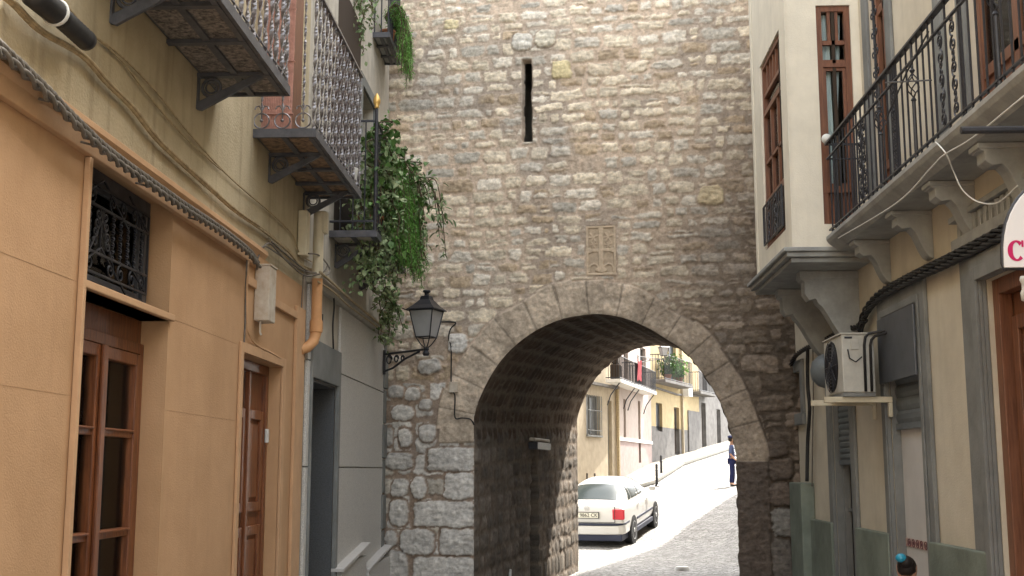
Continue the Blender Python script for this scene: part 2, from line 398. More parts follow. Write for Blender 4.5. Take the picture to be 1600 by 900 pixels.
# ------------------------------------------------------------------ the tower
tower = thing('stone_tower', 'medieval rubble stone gate tower with a pointed arch passage over the street', 'tower', tuple(TL))
near_px = [(740, 690), (741, 650), (755, 610), (778, 570), (805, 540), (840, 515), (880, 498), (915, 492), (940, 491), (975, 497), (1010, 511), (1040, 529), (1068, 548), (1095, 580), (1115, 610), (1130, 640), (1143, 680), (1150, 710)]
arch = [TW.at(*p) for p in near_px]
aL = TW.at(741, 735)[0]; aR = TW.at(1151, 735)[0]
arch[0] = (aL, arch[0][1]); arch[-1] = (aR, arch[-1][1])
dense = [(p.x, p.y) for p in smooth_path([(a, b, 0) for a, b in arch], 6)]
ring_poly = dense
prof = [(aL, -.3), (aL, .5), (aL, 1.0), (aL, 1.6)]+dense+[(aR, 1.4), (aR, .9), (aR, .4), (aR, -.3)]
PP = np.array(prof)
def poly_inside(U, V, poly):
    ins = np.zeros(U.shape, bool); n = len(poly)
    for i in range(n):
        x0, y0 = poly[i]; x1, y1 = poly[(i+1) % n]
        if y0 == y1: continue
        c = ((y0 > V) != (y1 > V)) & (U < (x1-x0)*(V-y0)/(y1-y0)+x0); ins ^= c
    return ins
def poly_near(U, V, poly):
    """distance, nearest point, arc length to an open polyline"""
    best = np.full(U.shape, 1e9); nu = np.zeros(U.shape); nv = np.zeros(U.shape); arc = np.zeros(U.shape); L = 0
    for (x0, y0), (x1, y1) in zip(poly, poly[1:]):
        dx, dy = x1-x0, y1-y0; l = math.hypot(dx, dy)
        if l < 1e-9: continue
        t = np.clip(((U-x0)*dx+(V-y0)*dy)/l**2, 0, 1); px = x0+t*dx; py = y0+t*dy; d = np.hypot(U-px, V-py); m = d < best
        best = np.where(m, d, best); nu = np.where(m, px, nu); nv = np.where(m, py, nv); arc = np.where(m, L+t*l, arc); L += l
    return best, nu, nv, arc, L
TOP = 7.95
fld = Field(-.35, 5.35, -.02, TOP, .0125, 5)
U, V = fld.U, fld.V
# reserved: slit, plaque, voussoirs, explicit stones
def rect(px0, py0, px1, py1):
    a0, b0 = TW.at(px0, py1); a1, b1 = TW.at(px1, py0); return a0, a1, b0, b1
sa0, sa1, sb0, sb1 = rect(816.5, 93, 830.5, 221)
pa0, pa1, pb0, pb1 = rect(917, 353, 961, 430)
ins_slit = np.minimum(np.minimum(U-sa0, sa1-U), np.minimum(V-sb0, sb1-V))
ins_pl = np.minimum(np.minimum(U-pa0, pa1-U), np.minimum(V-pb0, pb1-V))
dr, rnu, rnv, rarc, rL = poly_near(U, V, dense)
inside_arch = poly_inside(U, V, prof)
spring = arch[0][1]
# tower face above the springing: ring of dressed stones
ring_w = np.where(rarc < rL*.5, .44, .37)+.07*vnoise(U, V, 2.2, 8)+.05*(np.random.default_rng(12).random(200)[np.floor(rarc/.33+.5).astype(int) % 200]-.5)
ring_ok = (V > spring-.02+(U > aR-.2)*(-.22)) & (~inside_arch)
ring_d = np.where(ring_ok, ring_w-dr, -1.0)
fld.E = np.maximum(fld.E, np.where((dr < 1), ring_d, -1))
fld.E = np.maximum(fld.E, ins_slit); fld.E = np.maximum(fld.E, ins_pl+.01)
PALE = np.array((.72, .65, .54)); CREAM = np.array((.74, .64, .49)); GREY = np.array((.53, .485, .41)); TAN = np.array((.50, .39, .27))
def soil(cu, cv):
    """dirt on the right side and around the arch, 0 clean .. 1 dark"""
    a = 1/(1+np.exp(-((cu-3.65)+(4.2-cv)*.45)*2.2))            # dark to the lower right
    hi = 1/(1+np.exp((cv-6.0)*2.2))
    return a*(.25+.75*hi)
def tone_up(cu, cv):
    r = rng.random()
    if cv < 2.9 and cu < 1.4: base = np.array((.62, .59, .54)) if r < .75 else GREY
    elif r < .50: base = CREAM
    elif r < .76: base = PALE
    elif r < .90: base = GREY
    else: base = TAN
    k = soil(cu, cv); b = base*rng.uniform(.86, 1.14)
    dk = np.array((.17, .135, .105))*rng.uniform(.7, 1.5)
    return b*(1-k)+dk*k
# explicit stones from the photograph's lower left and a few odd ones
def est(px0, py0, px1, py1, tone, p=5, bulge=.035, ang=0):
    a0, a1, b0, b1 = rect(px0, py0, px1, py1); fld.stone((a0+a1)/2, (b0+b1)/2, (a1-a0)/2, (b1-b0)/2, ang, p, tone, bulge, explicit=True)
WH = np.array((.64, .61, .56))
for r_ in [(667, 700, 741, 736), (694, 738, 741, 780), (645, 783, 742, 823), (687, 826, 742, 868), (645, 871, 742, 906)]:
    est(*r_, WH*rng.uniform(.9, 1.06), 9, .03)
for r_ in [(610, 632, 646, 657), (624, 668, 644, 700), (655, 662, 682, 690), (604, 706, 645, 734), (612, 748, 640, 776), (642, 743, 667, 779), (609, 780, 639, 822), (625, 826, 680, 866), (601, 860, 640, 905), (600, 668, 616, 698), (606, 602, 632, 624), (634, 604, 658, 626), (656, 622, 676, 642), (700, 520, 730, 552), (602, 828, 622, 855), (652, 560, 690, 585), (646, 500, 662, 530)]:
    est(*r_, WH*rng.uniform(.75, 1.05), rng.uniform(2.6, 4), .04, rng.normal(0, .06))
est(862, 93, 893, 124, (.66, .56, .33), 8, .022); est(1090, 290, 1131, 322, (.50, .41, .27), 4, .03, -.1)
est(918, 98, 954, 120, (.66, .56, .42), 9, .012); est(693, 30, 718, 48, (.70, .60, .38), 3, .02)
est(800, 50, 832, 80, (.66, .62, .54), 2.6, .03); est(836, 46, 868, 76, (.66, .60, .48), 2.8, .03)
DKS = np.array((.115, .09, .072))
est(1152, 717, 1201, 905, DKS*1.1, 12, .035); est(1158, 690, 1232, 714, DKS*1.2, 5, .04)
est(1205, 793, 1240, 840, (.23, .215, .19), 5, .035); est(1207, 842, 1238, 905, (.16, .14, .12), 5, .03)
est(1203, 716, 1240, 752, DKS*1.2, 4, .04); est(1203, 755, 1240, 790, DKS*1.3, 4, .04)
hf = lambda v: rng.uniform(.20, .31) if v < 2.2 else (rng.uniform(.16, .25) if v < 3.0 else rng.uniform(.115, .20))
wf = lambda v: rng.uniform(.18, .42) if v < 2.6 else rng.choice([rng.uniform(.13, .23), rng.uniform(.22, .46)], p=[.35, .65])
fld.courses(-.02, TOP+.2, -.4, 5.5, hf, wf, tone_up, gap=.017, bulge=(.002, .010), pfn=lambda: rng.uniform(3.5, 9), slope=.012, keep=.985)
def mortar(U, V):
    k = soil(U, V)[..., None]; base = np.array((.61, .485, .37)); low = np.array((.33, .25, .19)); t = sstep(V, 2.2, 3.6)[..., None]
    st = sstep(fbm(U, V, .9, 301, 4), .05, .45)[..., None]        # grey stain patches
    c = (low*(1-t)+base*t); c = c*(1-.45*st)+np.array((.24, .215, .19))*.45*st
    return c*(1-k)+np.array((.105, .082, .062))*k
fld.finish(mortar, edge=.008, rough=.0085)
Hh, C = fld.Hh, fld.C
# voussoirs
vs = .33; sect = rarc/vs+.06*vnoise(U, V, 3, 9); fr_ = np.abs(sect-np.round(sect))*vs; ids = np.floor(sect+.5).astype(int)
vt = np.random.default_rng(3).uniform(.84, 1.16, 200)
vm = sstep(ring_d, .0, .02)*np.where(ring_ok, 1, 0); joint = sstep(fr_+.006*fld.m*0, .004, .013)
ero = fbm(U, V, 9, 400, 4)
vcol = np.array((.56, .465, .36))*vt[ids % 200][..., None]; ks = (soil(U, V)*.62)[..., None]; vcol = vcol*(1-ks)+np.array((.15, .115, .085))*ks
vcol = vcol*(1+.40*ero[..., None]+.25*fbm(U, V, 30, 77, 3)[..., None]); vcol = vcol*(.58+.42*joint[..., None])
vh = .008+.008*joint+.018*ero+.007*fbm(U, V, 40, 31, 3)
Hh = Hh*(1-vm)+vh*vm; C = C*(1-vm[..., None])+vcol*vm[..., None]
# slit
edge = .018*fbm(U*.2, V, 12, 77, 3)
sm = sstep(ins_slit+edge*.8, -.006, .006); Hh = Hh*(1-sm)-.10*sm
pm = sstep(ins_pl, -.012, .0); Hh = Hh*(1-pm)+(-.012)*pm
# arch edge: pull the border vertices on to the curve
cu_ = (U[:-1, :-1]+U[1:, 1:])/2; cv_ = (V[:-1, :-1]+V[1:, 1:])/2
keep = ~poly_inside(cu_, cv_, prof)
deep = sm > .97; keep &= ~(deep[:-1, :-1] & deep[1:, :-1] & deep[1:, 1:] & deep[:-1, 1:])
vin = np.zeros(U.shape, bool)
k4 = np.zeros((U.shape[0]+1, U.shape[1]+1), int); k4[1:-1, 1:-1] = keep.astype(int)
cnt = k4[:-1, :-1]+k4[1:, :-1]+k4[:-1, 1:]+k4[1:, 1:]
dp, nU, nV, _, _ = poly_near(U, V, prof)
bd = (cnt > 0) & (cnt < 4) & (dp < .03)
U2 = np.where(bd, nU, U); V2 = np.where(bd, nV, V)
Hh = np.where(dp < .05, Hh*sstep(dp, -.02, .05)+.0, Hh)
org = np.array(TW.o); uu = np.array(TW.u); nn = np.array(TW.n); zz = np.array((0, 0, 1.0))
pts = org+U2[..., None]*uu+V2[..., None]*zz+Hh[..., None]*nn
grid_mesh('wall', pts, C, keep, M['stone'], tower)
# carved panel
pf = Field(pa0-.005, pa1+.005, pb0-.005, pb1+.005, .0055, 9); X = (pf.U-pa0)/(pa1-pa0); Y = (pf.V-pb0)/(pb1-pb0)
h = np.zeros(X.shape); ax = np.abs(X-.5)
bar = lambda d, w: sstep(w-d, -.02, .02)
h = np.maximum(h, bar(np.minimum(np.minimum(X, 1-X), np.minimum(Y, 1-Y)*1.7), .06)*.02)
h = np.maximum(h, bar(ax, .085)*.018*(Y > .04)); h = np.maximum(h, bar(np.abs(Y-.505)*1.7, .055)*.016*(ax < .38))
for sx in (-1, 1):
    cx = .5+sx*.26
    rr = np.hypot(X-cx, (Y-.12)*1.7*.95); h = np.maximum(h, bar(np.abs(rr-.16), .03)*.016*(Y > .12)); h = np.maximum(h, bar(np.abs(np.abs(X-cx)-.16), .03)*.016*(Y <= .12)*(Y > .05))
    h = np.maximum(h, bar(np.hypot((X-.5-sx*.4), (Y-.50)*1.7), .09)*.018); h = np.maximum(h, bar(np.hypot((X-.5-sx*.13), (Y-.1)*1.7), .07)*.018)
    for k in range(6):
        an = R(20+k*55); ex, ey = math.cos(an), math.sin(an); t = np.clip((X-cx)*ex+(Y-.78)*1.7*ey, 0, .17)
        h = np.maximum(h, bar(np.hypot((X-cx)-t*ex, (Y-.78)*1.7-t*ey), .028)*.014)
        t = np.clip((X-cx)*ex+(Y-.62)*1.7*ey, 0, .10); h = np.maximum(h, bar(np.hypot((X-cx)-t*ex, (Y-.62)*1.7-t*ey), .024)*.013)
nz = fbm(pf.U, pf.V, 25, 5, 4); h = h*.75+.004*nz-.004
pc = np.array((.58, .46, .33))*(1+.2*nz[..., None])*(.80+.2*sstep(h, 0, .012)[..., None])
pp = org+pf.U[..., None]*uu+pf.V[..., None]*zz+(h+.001)[..., None]*nn
grid_mesh('carved_panel', pp, pc, np.ones((X.shape[0]-1, X.shape[1]-1), bool), M['stone_s'], tower)
# passage: inner surface between the near and the far profile
TA = R(11.0); td = Vector((math.sin(TA), math.cos(TA), 0)); DEP = 7.05; RISE = .20
def tun(a, b, s):
    p = TW.w(a, b); k = s/DEP
    p = p+td*s; p.z = b+(RISE+(.14 if b > spring else 0)*(b-spring)/1.5)*k if b > .2 else b
    return p
dd = PP; seg = np.hypot(*(dd[1:]-dd[:-1]).T); Ls = np.concatenate([[0], np.cumsum(seg)])
tf = Field(0, DEP, 0, Ls[-1], .028, 21)
sL = Ls[4]; sR = Ls[4+len(dense)-1]
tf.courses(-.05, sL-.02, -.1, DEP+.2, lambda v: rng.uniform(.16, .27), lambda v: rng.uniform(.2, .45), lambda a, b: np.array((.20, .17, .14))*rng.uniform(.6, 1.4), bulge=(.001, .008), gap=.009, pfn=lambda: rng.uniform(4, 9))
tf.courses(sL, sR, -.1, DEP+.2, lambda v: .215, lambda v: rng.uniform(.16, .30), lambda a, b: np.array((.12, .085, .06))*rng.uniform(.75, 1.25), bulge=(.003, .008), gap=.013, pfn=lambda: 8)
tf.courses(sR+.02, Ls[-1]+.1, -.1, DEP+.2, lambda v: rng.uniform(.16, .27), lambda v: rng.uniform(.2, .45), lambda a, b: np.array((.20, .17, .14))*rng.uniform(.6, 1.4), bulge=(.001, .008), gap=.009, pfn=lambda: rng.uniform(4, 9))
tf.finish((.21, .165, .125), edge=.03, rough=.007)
Pu = np.interp(tf.V, Ls, dd[:, 0]); Pv = np.interp(tf.V, Ls, dd[:, 1])
# inward normal of the profile
eu = np.interp(tf.vv+.02, Ls, dd[:, 0])-np.interp(tf.vv-.02, Ls, dd[:, 0]); ev = np.interp(tf.vv+.02, Ls, dd[:, 1])-np.interp(tf.vv-.02, Ls, dd[:, 1]); l = np.hypot(eu, ev)+1e-9
Nu, Nv = (ev/l)[None, :], (-eu/l)[None, :]
hh = tf.Hh*sstep(tf.U, 0, .06)*sstep(DEP-tf.U, 0, .06)
# pointed doorway in the left wall of the passage
def tunnel_s(px, a, py=735):
    d = ray(px, py); best = None
    for k in range(0, 7060, 10):
        p = tun(a, 1.75, k/1000); e = abs((p.x)/(p.y)-d.x/d.y)
        if best is None or e < best[0]: best = (e, k/1000)
    return best[1]
sd0 = tunnel_s(828, aL); sd1 = tunnel_s(840.5, aL)
dtop = 1.75+.10
Vh = tf.V-.3; onleft = tf.V < sL+.2
mid = (sd0+sd1)/2; hwd = (sd1-sd0)/2
spr = dtop-.62
ww = np.where(Vh < spr, hwd, hwd*np.sqrt(np.clip(1-((Vh-spr)/.62)**1.5, 0, 1)))
dm = onleft & (np.abs(tf.U-mid) < ww) & (Vh < dtop)
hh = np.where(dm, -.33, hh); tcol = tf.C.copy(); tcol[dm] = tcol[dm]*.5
b = Pv+Nv*hh; a_ = Pu+Nu*hh; k = tf.U/DEP
zz_ = np.where(b > .2, b+(RISE+np.where(b > spring, .14*(b-spring)/1.5, 0))*k, b)
tp = org+a_[..., None]*uu+zz_[..., None]*zz; tp = tp+tf.U[..., None]*np.array(td)
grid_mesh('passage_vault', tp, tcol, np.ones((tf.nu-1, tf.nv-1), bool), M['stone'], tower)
# wooden door leaf in the pointed doorway
m = MB(None); m.fr = Fr(TW.w(aL, 0), td, Vector((td.y, -td.x, 0)))
pl = [(sd0-.05, 0), (sd1+.05, 0), (sd1+.05, dtop+.3), (sd0-.05, dtop+.3)]
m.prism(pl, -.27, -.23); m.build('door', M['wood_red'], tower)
# core of the tower (body behind the worked faces), extends behind the houses on both sides
m = MB(TW)
def body(x0, x1, z0, z1, c0=-.06, dep=DEP):
    i = []
    for a, b in ((x0, z0), (x1, z0), (x1, z1), (x0, z1)):
        p = TW.w(a, b, c0); m.v.append(p); m.v.append(TW.w(a, b)+td*(dep-.02) if dep else p); i += [len(m.v)-2, len(m.v)-1]
    for q in ((0, 2, 4, 6), (1, 7, 5, 3), (0, 1, 3, 2), (2, 3, 5, 4), (4, 5, 7, 6), (6, 7, 1, 0)): m.f.append([i[k] for k in q])
body(-5, -.3, -.3, 7.9); body(5.3, 9, -.3, 7.9); body(-.3, 5.3, 6.2, 7.88, -1.5, DEP+1.4); body(-.3, aL-.5, -.3, 6.2, -.4, DEP+.3); body(aR+.5, 5.3, -.3, 6.2, -.4, DEP+.3); body(-5, 9, 7.9, 17, -.03)
m.build('tower_core', M['render_grey'], tower)
m = MB(TW)   # far face pieces with the opening
farp = [tun(a, b, DEP) for a, b in prof]
top = [Vector((p.x, p.y, 6.1)) for p in farp]
L0 = tun(aL-.6, 0, DEP); R0 = tun(aR+.6, 0, DEP)
for k in range(len(farp)-1):
    if (farp[k+1]-farp[k]).xy.length > 1e-4:
        i = len(m.v); m.v += [farp[k], farp[k+1], top[k+1], top[k]]; m.f.append([i, i+1, i+2, i+3])
i = len(m.v); m.v += [Vector((L0.x, L0.y, -.3)), farp[0], top[0], Vector((L0.x, L0.y, 6.1))]; m.f.append([i, i+1, i+2, i+3])
i = len(m.v); m.v += [Vector((R0.x, R0.y, -.3)), farp[-1], top[-1], Vector((R0.x, R0.y, 6.1))]; m.f.append([i, i+1, i+2, i+3])
m.build('rear_wall', M['render_grey'], tower)
# ------------------------------------------------------------------ left side: orange house
oh = thing('town_house', 'orange and cream plastered house with two iron balconies, left side of the street', 'house', (-2.17, 5, 0))
YB = 9.85
zf0 = LW.at(390, 390)[1]
za0 = LW.at(60, 152)[1]
ZF = (zf0+za0)/2
def A(px, c=0.0): return LW.A(px, c)
# openings of the ground floor
w0, w1 = LW.at(134, 300)[0], LW.at(268, 400)[0]
wt = LW.at(268, 316)[1]; sl1 = LW.at(256, 488)[1]; sl0 = LW.at(254, 498)[1]
d0, d1 = LW.at(374, 640)[0], LW.at(437, 640)[0]; dt = LW.at(437, 573)[1]
m = MB(LW); m.wall(-6, YB, -.3, ZF-.0, [(w0, w1, sl1, wt, .16), (w0, w1, .15, sl0, .16), (d0, d1, -.3, dt, .13)], t=.3); m.build('wall', M['orange'], oh)
m = MB(LW); m.wall(-6, YB, ZF, 8.7, [], t=.3); m.build('upper_wall', M['cream_old'], oh)
m = MB(LW); m.prism([(0, ZF-.11), (.035, ZF-.11), (.05, ZF-.04), (.075, ZF-.01), (.075, ZF+.02), (0, ZF+.035)], -8, LW.A(392), axis='a')
m.build('cornice', M['orange_trim'], oh, bevel=.004)
m = MB(LW); m.box(LW.A(104), w0-.002, -.3, ZF-.115, .002, .03); m.build('pilaster', M['orange_trim'], oh, bevel=.004)
m = MB(LW)
for g in ((-3, LW.A(104)), (w1+.02, d0)):
    for z in (LW.at(40, 418)[1], LW.at(300, 720)[1]): pass
e0, e1 = LW.at(425, 480)[0], LW.at(460, 480)[0]
m.box(e1, YB-.02, -.3, ZF-.20, .002, .03); m.box(d0+.05, e0, ZF-.26, ZF-.2, .002, .02); m.box(e0, e1, ZF-.31, ZF-.25, .002, .03)
m.box(d0-.07, d0-.002, -.3, dt+.07, .002, .022); m.box(d1+.002, d1+.09, -.3, dt+.07, .002, .022); m.box(d0-.002, d1+.002, dt+.002, dt+.07, .002, .022)
m.build('door_surround', M['orange_trim'], oh, bevel=.004)
m = MB(LW); m.box(w0-.02, w1+.03, sl0, sl1, -.155, .028); m.build('sill', M['orange_trim'], oh, bevel=.005)
m = MB(LW)
for z_, spans in ((LW.at(50, 413)[1], ((-5.9, LW.A(104)-.01), (w1+.01, d0-.10))), (LW.at(75, 613)[1], ((-5.9, LW.A(104)-.01), (w1+.01, d0-.10)))):
    for q0, q1 in spans: m.box(q0, q1, z_, z_+.0025, .0, .0012)
m.build('panel_joint', mat('joint_line', (.44, .27, .15), .9), oh)
# lower wooden casement
c0 = -.15
wf = MB(LW)
def frame_rect(m, a0, a1, b0, b1, t, c0, c1):
    m.box(a0, a0+t, b0, b1, c0, c1); m.box(a1-t, a1, b0, b1, c0, c1); m.box(a0+t, a1-t, b0, b0+t, c0, c1); m.box(a0+t, a1-t, b1-t, b1, c0, c1)
zt = LW.at(210, 522)[1]
win = MB(LW); frame_rect(win, w0+.002, w1-.002, .152, zt, .06, c0-.04, c0+.02); win.box(w0+.002, w1-.002, zt+.001, sl0-.002, c0-.035, c0-.0)
win = win.build('window', M['wood'], oh, label='varnished brown wooden window under the sill, two tall leaves of four panes', bevel=.004)
mid_a = (w0+w1)/2
zr = [LW.at(198, 678, c0)[1], LW.at(193, 830, c0)[1], LW.at(185, 995, c0)[1]]
m = MB(LW)
for x0, x1 in ((w0+.065, mid_a-.004), (mid_a+.004, w1-.065)):
    frame_rect(m, x0, x1, .215, zt-.065, .062, c0-.03, c0+.03)
    for z in zr: m.box(x0+.062, x1-.062, z-.022, z+.022, c0-.02, c0+.022); m.box(x0+.062, x1-.062, z+.008, z+.02, c0+.022, c0+.036)
m.box(mid_a-.03, mid_a+.03, .215, zt-.065, c0+.031, c0+.05)
m.build('sash', M['wood'], win, bevel=.005)
m = MB(LW); m.box(w0+.1, w1-.1, .25, zt-.1, c0-.012, c0-.008); m.build('glass', M['glass'], win)
m = MB(LW)
rows = [[(lerp(mid_a+.07, mid_a+.22, k/14), z, c0-.10+.022*math.sin(k*1.6)) for k in range(15)] for z in (.2, 1.2, LW.at(165, 660)[1]+.1)]
m.sheet(rows); m.build('curtain', M['curtain'], win, smooth=True)
m = MB(LW); m.box(w0-.1, w1+.1, .05, sl0-.03, -.29, -.27); m.build('room_behind', M['dark2'], win)
# upper grilled light
gw = MB(LW); frame_rect(gw, w0+.002, w1-.002, sl1+.002, wt-.002, .07, c0-.01, c0+.02); frame_rect(gw, w0+.07, w1-.07, sl1+.07, wt-.07, .03, c0-.02, c0)
gw = gw.build('grille_window', M['steel'], oh, label='small window with a dark scrolled iron grille above the sill', bevel=.003)
m = MB(LW); m.box(w0-.1, w1+.1, sl1-.02, wt+.05, -.29, -.27); m.build('room_behind', M['dark'], gw)
m = MB(LW); m.box(w0+.1, w1-.1, sl1+.1, wt-.1, c0-.03, c0-.025); m.build('glass', M['glass'], gw)
m = MB(LW); g0, g1, h0, h1 = w0+.10, w1-.10, sl1+.09, wt-.09; cg = c0+.05; zz1, zz2 = lerp(h0, h1, .24), lerp(h0, h1, .76)
m.box(g0, g1, zz1-.006, zz1+.006, cg-.006, cg+.006); m.box(g0, g1, zz2-.006, zz2+.006, cg-.006, cg+.006); frame_rect(m, g0, g1, h0, h1, .012, cg-.006, cg+.006)
for k in range(1, 10):
    a = lerp(g0, g1, k/10)
    if k in (3, 4): continue
    bar_twist(m, LW.w(a, zz1, cg), LW.w(a, zz2, cg), .020, .005, 3.5, 24, k)
def scroll(m, c, r, a0, sgn, fr, cc, rad=.005, turns=1.4):
    sp = spiral(c, r, turns, a0, sgn); m.tube([(p[0], p[1], cc) for p in sp], rad, 5)
ca = lerp(g0, g1, .35); W_ = (g1-g0)*.14
m.tube([(ca-.015, zz1, cg), (ca, zz2, cg)], .006, 6); m.tube([(ca-W_, zz1, cg), (ca, zz2-.06, cg), (ca+W_, zz1, cg)], .006, 6)
for k in range(4):
    z = lerp(zz1, zz2, .12+.2*k)
    for s_ in (-1, 1): scroll(m, (ca+s_*W_*(.62-.1*k), z+.03), .034, math.pi/2, s_, LW, cg)
for zc, dz in (((h0+zz1)/2, 1), ((h1+zz2)/2, -1)):
    for q in (.08, .22, .48, .62, .78, .92):
        scroll(m, (lerp(g0, g1, q), zc), .048, R(90)*dz, 1 if int(q*100) % 4 else -1, LW, cg)
    m.tube([(g0, zc-.09, cg), (ca, zc+.09, cg), (lerp(g0, g1, .7), zc-.09, cg)], .006, 5); m.tube([(lerp(g0, g1, .7), zc+.09, cg), (g1, zc-.05, cg)], .006, 5)
m.build('grille', M['iron'], gw)
# brown door
dr_ = MB(LW); cd = -.11
frame_rect(dr_, d0+.002, d1-.002, -.25, dt-.002, .07, cd-.04, cd+.02)
dr_ = dr_.build('door', M['wood'], oh, bevel=.004)
m = MB(LW); m.box(d0+.07, d1-.07, -.2, dt-.07, cd-.04, cd-.015)
mm = (d0+d1)/2
for x0, x1 in ((d0+.075, mm-.004), (mm+.004, d1-.075)):
    for z0, z1 in ((-.1, .75), (.85, 1.35), (1.45, dt-.35)):
        if z1 > z0: frame_rect(m, x0+.03, x1-.03, z0, z1, .07, cd-.015, cd+.012); m.box(x0+.13, x1-.13, z0+.1, z1-.1, cd-.015, cd+.0)
m.box(mm-.02, mm+.02, -.2, dt-.08, cd-.01, cd+.028)
m.build('door_leaf', M['wood'], dr_, bevel=.006)
bz = LW.at(409, 678, -.05); m = MB(LW); m.box(d1-.09, d1-.04, bz[1]-.06, bz[1]+.045, cd+.021, cd+.045); m.build('bell_push', M['white'], dr_, bevel=.006)
# balconies ---------------------------------------------------------------
def ribs_slab(parent, fr, y0, y1, C1, zb, tile, edge, nc, frame_m, label=None):
    t = .045
    b = MB(fr); b.box(y0, y1, zb+.012, zb+.055, 0, C1); s_ = b.build('balcony', frame_m, parent, label=label, bevel=.003)
    m = MB(fr); m.box(y0+.03, y1-.03, zb+.004, zb+.011, .02, C1-.03); m.build('floor_tiles', tile, s_)
    m = MB(fr)
    m.box(y0-.01, y1+.01, zb-.012, zb+.05, C1-.012, C1+.012); m.box(y0-.012, y0+.012, zb-.012, zb+.05, 0, C1-.012); m.box(y1-.012, y1+.012, zb-.012, zb+.05, 0, C1-.012)
    m.box(y0+.012, y1-.012, zb-.018, zb+.003, C1-.045, C1-.013)
    m.box(y0+.012, y1-.012, zb-.014, zb+.002, C1/2-.02, C1/2+.02)
    for a in nc: m.box(a-.022, a+.022, zb-.022, zb+.002, 0, C1-.013)
    m.build('iron_frame', frame_m, s_)
    return s_
def bracket(par, fr, a, C1, zb, drop, mtl, ring=.055):
    m = MB(fr); m.prism([(0, zb-drop), (.03, zb-drop-.01), (C1-.06, zb-.03), (C1-.06, zb-.005), (C1*.8, zb-.005), (0, zb-drop+.04)], a-.012, a+.012, axis='a')
    m.prism([(0, zb-drop), (.012, zb-drop), (.012, zb-.02), (0, zb-.02)], a-.015, a+.015, axis='a')
    cz, cc = zb-.02-ring-.012, .02+ring+.01
    m.tube([(a, cz+ring*math.sin(t), cc+ring*math.cos(t)) for t in [2*math.pi*k/16 for k in range(16)]], .011, 6, closed=True)
    m.tube([(a, cz+ring*.62*math.sin(t), cc+ring*.62*math.cos(t)) for t in [2*math.pi*k/16 for k in range(16)]], .006, 6, closed=True)
    return m.build('bracket', mtl, par)
def circ_motif(m, fr, a, c, z0, r, top, along='c'):
    f = (lambda x, z: (a, z, c+x)) if along == 'c' else (lambda x, z: (a+x, z, c))
    m.tube([f(r*math.cos(t), z0+r+r*math.sin(t)) for t in [2*math.pi*k/18 for k in range(18)]], .006, 5, closed=True)
    m.lathe([(.004, 0), (.014, .012), (.004, .026)], fr.w(*f(0, z0+r*.8)), 8)
    m.tube([f(0, z0+r*.9), f(0, z0+2*r+.06)], .006, 5)
    for s_ in (-1, 1): m.tube([f(0, z0+2*r+.02), f(s_*.02, z0+2*r+.055), f(s_*.042, z0+2*r+.05), f(s_*.05, z0+2*r+.03)], .006, 5)
    if top > z0+2*r+.1:
        p0 = fr.w(*f(0, z0+2*r+.05)); p1 = fr.w(*f(0, top)); bar_twist(m, p0, p1, .019, .007, 4.5, 34)
def left_balcony(y0, y1, C1, zb, tile, brk, ncross, label, sp=.135, style=1, fm='steel', rm='iron_grey'):
    s_ = ribs_slab(oh, LW, y0, y1, C1, zb, M[tile], 0, ncross, M[fm], label)
    top = zb+1.08
    m = MB(LW)
    m.box(y0-.012, y1+.012, top, top+.018, C1-.035, C1+.01); m.box(y0-.012, y0+.018, top, top+.018, 0, C1-.035); m.box(y1-.018, y1+.012, top, top+.018, 0, C1-.035)
    n = int((y1-y0)/sp); c_ = C1-.012
    m.box(y0, y1, zb+.10, zb+.108, c_-.006, c_+.006)
    for k in range(n+1):
        a = lerp(y0+.01, y1-.01, k/n); bar_twist(m, LW.w(a, zb+.055, c_), LW.w(a, top, c_), .026, .009, 2.8, 40, k*.9)
    for a in (y0+.01, y1-.01):
        for k in range(3):
            c = C1*(.12+.34*k); circ_motif(m, LW, a, c, zb+.06, .055, top if k == 2 or a > y0+.5 else top, 'c')
    m.build('railing', M[rm], s_)
    for a in brk: bracket(s_, LW, a, C1, zb, .22, M['steel'])
    return s_
B2a, B2z = LW.at(378, 205)[0], LW.at(378, 203)[1]
B2z = onY(478, 212, 8.08).z; B1z = onY(433, 147, 7.18).z
b2 = left_balcony(8.08, 10.0, .44, B2z, 'tile2', (8.55, 9.75), (8.55, 9.0, 9.45, 9.8), 'small iron balcony with dark twisted balusters, circles at its side and ochre tiles below')
b1 = left_balcony(5.0, 7.18, .455, B1z, 'tile', (6.78, 5.4), (6.78, 6.22, 5.7), 'large iron balcony with flecked tile underside, nearest on the left house', rm='iron_grey')
m = MB(LW); m.box(8.45, 9.55, B2z+.06, 6.6, -.012, .004); m.build('balcony_door', M['wood_red'], oh)
m = MB(LW); m.box(5.5, 6.7, B1z+.06, 6.6, -.012, .004); m.build('balcony_door', M['wood_red'], oh)
# reed screen at the side of the second balcony
m = MB(LW)
for k in range(34):
    c = .02+.0065*k; m.tube([(8.22+.004*(k % 2), B2z+.06, c), (8.20, B2z+1.75, c+.02)], .0036, 5)
for z in (.2, .6, 1.0, 1.4): m.box(8.203, 8.235, B2z+z, B2z+z+.008, .01, .25)
tag(m.build('reed_screen', M['reed']), 'reddish reed screen standing between the two left balconies', 'screen')
